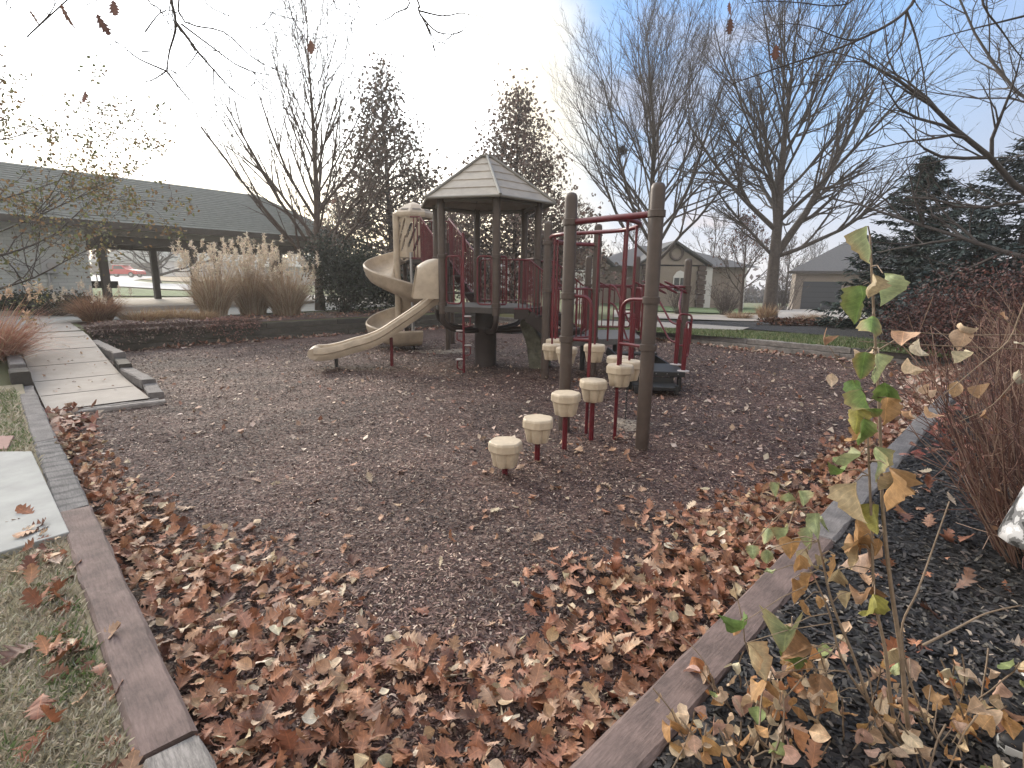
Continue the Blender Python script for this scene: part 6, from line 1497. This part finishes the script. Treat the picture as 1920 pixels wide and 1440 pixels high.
# ================================================================== PERSON at the right edge
ft = G(1905, 1395, .16); fx, fy = 1.74, 1.42
mat('trousers', (.018, .019, .022), .85); mat('skin', (.45, .28, .2), .5); mat('shoe_black', (.012, .012, .014), .6, bump=(400, .3, .001)); mat('sole_white', (.62, .62, .60), .6); mat('hair', (.04, .025, .015), .7)
def camo():
    m = mat('camo', (.3, .3, .3), .85); nt = m.node_tree; n = nt.nodes; l = nt.links; tc = n.new('ShaderNodeTexCoord'); t = n.new('ShaderNodeTexNoise'); t.inputs['Scale'].default_value = 16; t.inputs['Detail'].default_value = 5
    l.new(tc.outputs['Object'], t.inputs['Vector']); r = n.new('ShaderNodeValToRGB'); r.color_ramp.interpolation = 'CONSTANT'
    for k in range(2): r.color_ramp.elements.new(.5)
    for e, (p, c) in zip(r.color_ramp.elements, ((0, .03), (.44, .14), (.52, .42), (.6, .62))): e.position = p; e.color = (c, c, c * 1.02, 1)
    l.new(t.outputs['Fac'], r.inputs[0]); l.new(r.outputs[0], n['Principled BSDF'].inputs['Base Color'])
camo()
per = thing('person', 'person at the right edge in a grey camouflage coat and black shoes', 'person', (1.90, 1.55, .12))
def skin(name, V, E, R, m, parent, root=0, sub=2):
    me = bpy.data.meshes.new(name); me.from_pydata([tuple(v) for v in V], E, []); me.materials.append(MATS[m]); o = link(name, me, parent)
    sk = o.modifiers.new('skin', 'SKIN'); sk.use_smooth_shade = True
    for i, r in enumerate(R): me.skin_vertices[0].data[i].radius = (r, r) if not isinstance(r, tuple) else r
    me.skin_vertices[0].data[root].use_root = True
    s_ = o.modifiers.new('sub', 'SUBSURF'); s_.levels = s_.render_levels = sub; return o
bx, by = 2.00, 1.57
B = [(bx, by, 1.0), (bx, by, 1.18), (bx, by, 1.40), (bx - .01, by, 1.53), (bx - .02, by, 1.62), (bx - .03, by, 1.74),
     (bx - .02, by - .10, .95), (bx - .03, by - .12, .56), (bx - .10, by - .13, .20), (bx + .02, by + .10, .95), (bx + .09, by + .13, .56), (bx + .24, by + .14, .20),
     (bx, by - .19, 1.42), (bx + .02, by - .25, 1.14), (bx - .04, by - .26, .92), (bx, by + .19, 1.42), (bx + .02, by + .25, 1.14), (bx - .04, by + .26, .92)]
Ed = [(0, 1), (1, 2), (2, 3), (3, 4), (4, 5), (0, 6), (6, 7), (7, 8), (0, 9), (9, 10), (10, 11), (2, 12), (12, 13), (13, 14), (2, 15), (15, 16), (16, 17)]
body = skin('body', B, Ed, [.14, .12, .14, .055, .085, .075, .095, .062, .045, .095, .062, .045, .06, .042, .03, .06, .042, .03], 'trousers', per)
body.data.materials[0] = MATS['skin']
V = [(bx - .02, by - .10, .99), (bx - .03, by - .12, .56), (bx - .10, by - .13, .17), (bx + .02, by + .10, .99), (bx + .09, by + .13, .56), (bx + .24, by + .14, .17), (bx, by, 1.02)]
skin('trousers', V, [(6, 0), (0, 1), (1, 2), (6, 3), (3, 4), (4, 5)], [.115, .085, .07, .115, .085, .07, .15], 'trousers', per, 6)
# camouflage coat: flaring hem
prof_c = [(.26, .74), (.255, .78), (.23, .95), (.185, 1.15), (.185, 1.32), (.165, 1.42), (.115, 1.49), (.072, 1.535)]
mb = MB(); mb.lathe((bx - .02, by, 0), prof_c, 32, lambda an, z: (1 + .10 * math.sin(5 * an) * max(0, (1.2 - z)) * 2 + .20 * max(0, math.cos(an - PI)) * max(0, (1.05 - z)) * 1.6) * (1 + .30 * math.sin(an) ** 2 * (1 if z > 1.1 and z < 1.48 else .3)))
coat = obj('coat', mb, 'camo', per, True)
for s_ in (-1, 1):
    skin('sleeve', [(bx, by + s_ * .08, 1.43), (bx, by + s_ * .195, 1.41), (bx + .02, by + s_ * .255, 1.14), (bx - .03, by + s_ * .262, .96)], [(0, 1), (1, 2), (2, 3)], [.085, .095, .078, .066], 'camo', per)
skin('hair', [(bx + .045, by, 1.60), (bx + .04, by, 1.70), (bx + .0, by, 1.785), (bx - .07, by, 1.80)], [(0, 1), (1, 2), (2, 3)], [(.075, .085), (.085, .095), (.085, .090), (.035, .06)], 'hair', per, 1)
mat('eye', (.6, .6, .6), .3); mat('lip', (.35, .15, .13), .5)
skin('nose', [(bx - .095, by, 1.685), (bx - .118, by, 1.655), (bx - .10, by, 1.645)], [(0, 1), (1, 2)], [.010, .015, .012], 'skin', per)
skin('mouth', [(bx - .098, by - .024, 1.612), (bx - .108, by, 1.614), (bx - .098, by + .024, 1.612)], [(0, 1), (1, 2)], [.005, .009, .005], 'lip', per, 1)
for s_ in (-1, 1):
    obj('eye', MB().tube([(bx - .088, by + s_ * .032, 1.69), (bx - .100, by + s_ * .031, 1.69)], [.012, .009], 10), 'eye', per, True)
    skin('ear', [(bx - .0, by + s_ * .088, 1.70), (bx + .005, by + s_ * .094, 1.665)], [(0, 1)], [(.010, .018), (.008, .013)], 'skin', per)
# hands with five fingers
for s_ in (-1, 1):
    w_ = Vector((bx - .04, by + s_ * .26, .90)); V = [w_, w_ + Vector((-.01, 0, -.06))]; E_ = [(0, 1)]; R = [.026, .034]
    for k in range(4):
        f0 = w_ + Vector((-.025 + .017 * k, 0, -.09)); f1 = f0 + Vector((.0, -s_ * .01, -.04)); f2 = f1 + Vector((0, -s_ * .02, -.025)); i = len(V); V += [f0, f1, f2]; E_ += [(1, i), (i, i + 1), (i + 1, i + 2)]; R += [.0095, .0085, .0075]
    i = len(V); V += [w_ + Vector((-.05, 0, -.05)), w_ + Vector((-.065, 0, -.085))]; E_ += [(1, i), (i, i + 1)]; R += [.011, .009]
    skin('hand', V, E_, R, 'skin', per, 0, 1)
def shoe(hx_, hy_, z, ang, parent):
    d = Vector((math.cos(ang), math.sin(ang), 0)); s_ = Vector((-d.y, d.x, 0)); o_ = Vector((hx_, hy_, z))
    st_ = [(-.03, .030, .085), (0, .036, .095), (.06, .038, .095), (.12, .040, .075), (.18, .046, .060), (.235, .044, .050), (.275, .030, .038), (.292, .012, .026)]
    up_ = MB(); sl_ = MB(); nr = 10
    for (t_, w, h) in st_:
        for j in range(nr): a_ = PI * j / (nr - 1); up_.v.append(tuple(o_ + d * t_ + s_ * (math.cos(a_) * w) + Vector((0, 0, .022 + h * math.sin(a_) ** .7 * .95 if 0 < j < nr - 1 else .022))))
        for (ww, zz) in ((-1, 0), (-1.1, .012), (-1.06, .028), (1.06, .028), (1.1, .012), (1, 0)): sl_.v.append(tuple(o_ + d * t_ + s_ * (w * ww) + Vector((0, 0, zz + (.01 if t_ > .25 else 0)))))
    for k in range(len(st_) - 1):
        for j in range(nr - 1): q = k * nr; up_.f.append((q + j, q + j + 1, q + nr + j + 1, q + nr + j))
        for j in range(6): q = k * 6; sl_.f.append((q + j, q + (j + 1) % 6, q + 6 + (j + 1) % 6, q + 6 + j))
    for mb_, c in ((up_, nr), (sl_, 6)): mb_.f.append(tuple(range(c))); mb_.f.append(tuple(range((len(st_) - 1) * c, len(st_) * c)))
    u_ = obj('shoe', up_, 'shoe_black', parent, True); obj('sole', sl_, 'sole_white', u_, 'auto'); return u_
shoe(bx - .13, by - .13, .125, rad(184), per); shoe(bx + .25, by + .14, .125, rad(172), per)

# ================================================================== HAZE: thin even air over the whole site, brightening towards the low sun
mat('haze_air', (1, 1, 1)); hm = MATS['haze_air']; nt = hm.node_tree
for q in list(nt.nodes):
    if q.type != 'OUTPUT_MATERIAL': nt.nodes.remove(q)
pv_ = nt.nodes.new('ShaderNodeVolumePrincipled'); pv_.inputs['Color'].default_value = (.97, .95, .92, 1); pv_.inputs['Density'].default_value = .0017; pv_.inputs['Anisotropy'].default_value = .45
nt.links.new(pv_.outputs[0], [q for q in nt.nodes if q.type == 'OUTPUT_MATERIAL'][0].inputs['Volume'])
hb = obj('haze', MB().box((0, 8, 4.5), (760, 760, 21)), hm); hb['kind'] = 'stuff'; hb['label'] = 'thin warm haze in the air over the whole park'; hb['category'] = 'haze'
S.cycles.volume_bounces = 0; S.cycles.volume_max_steps = 32
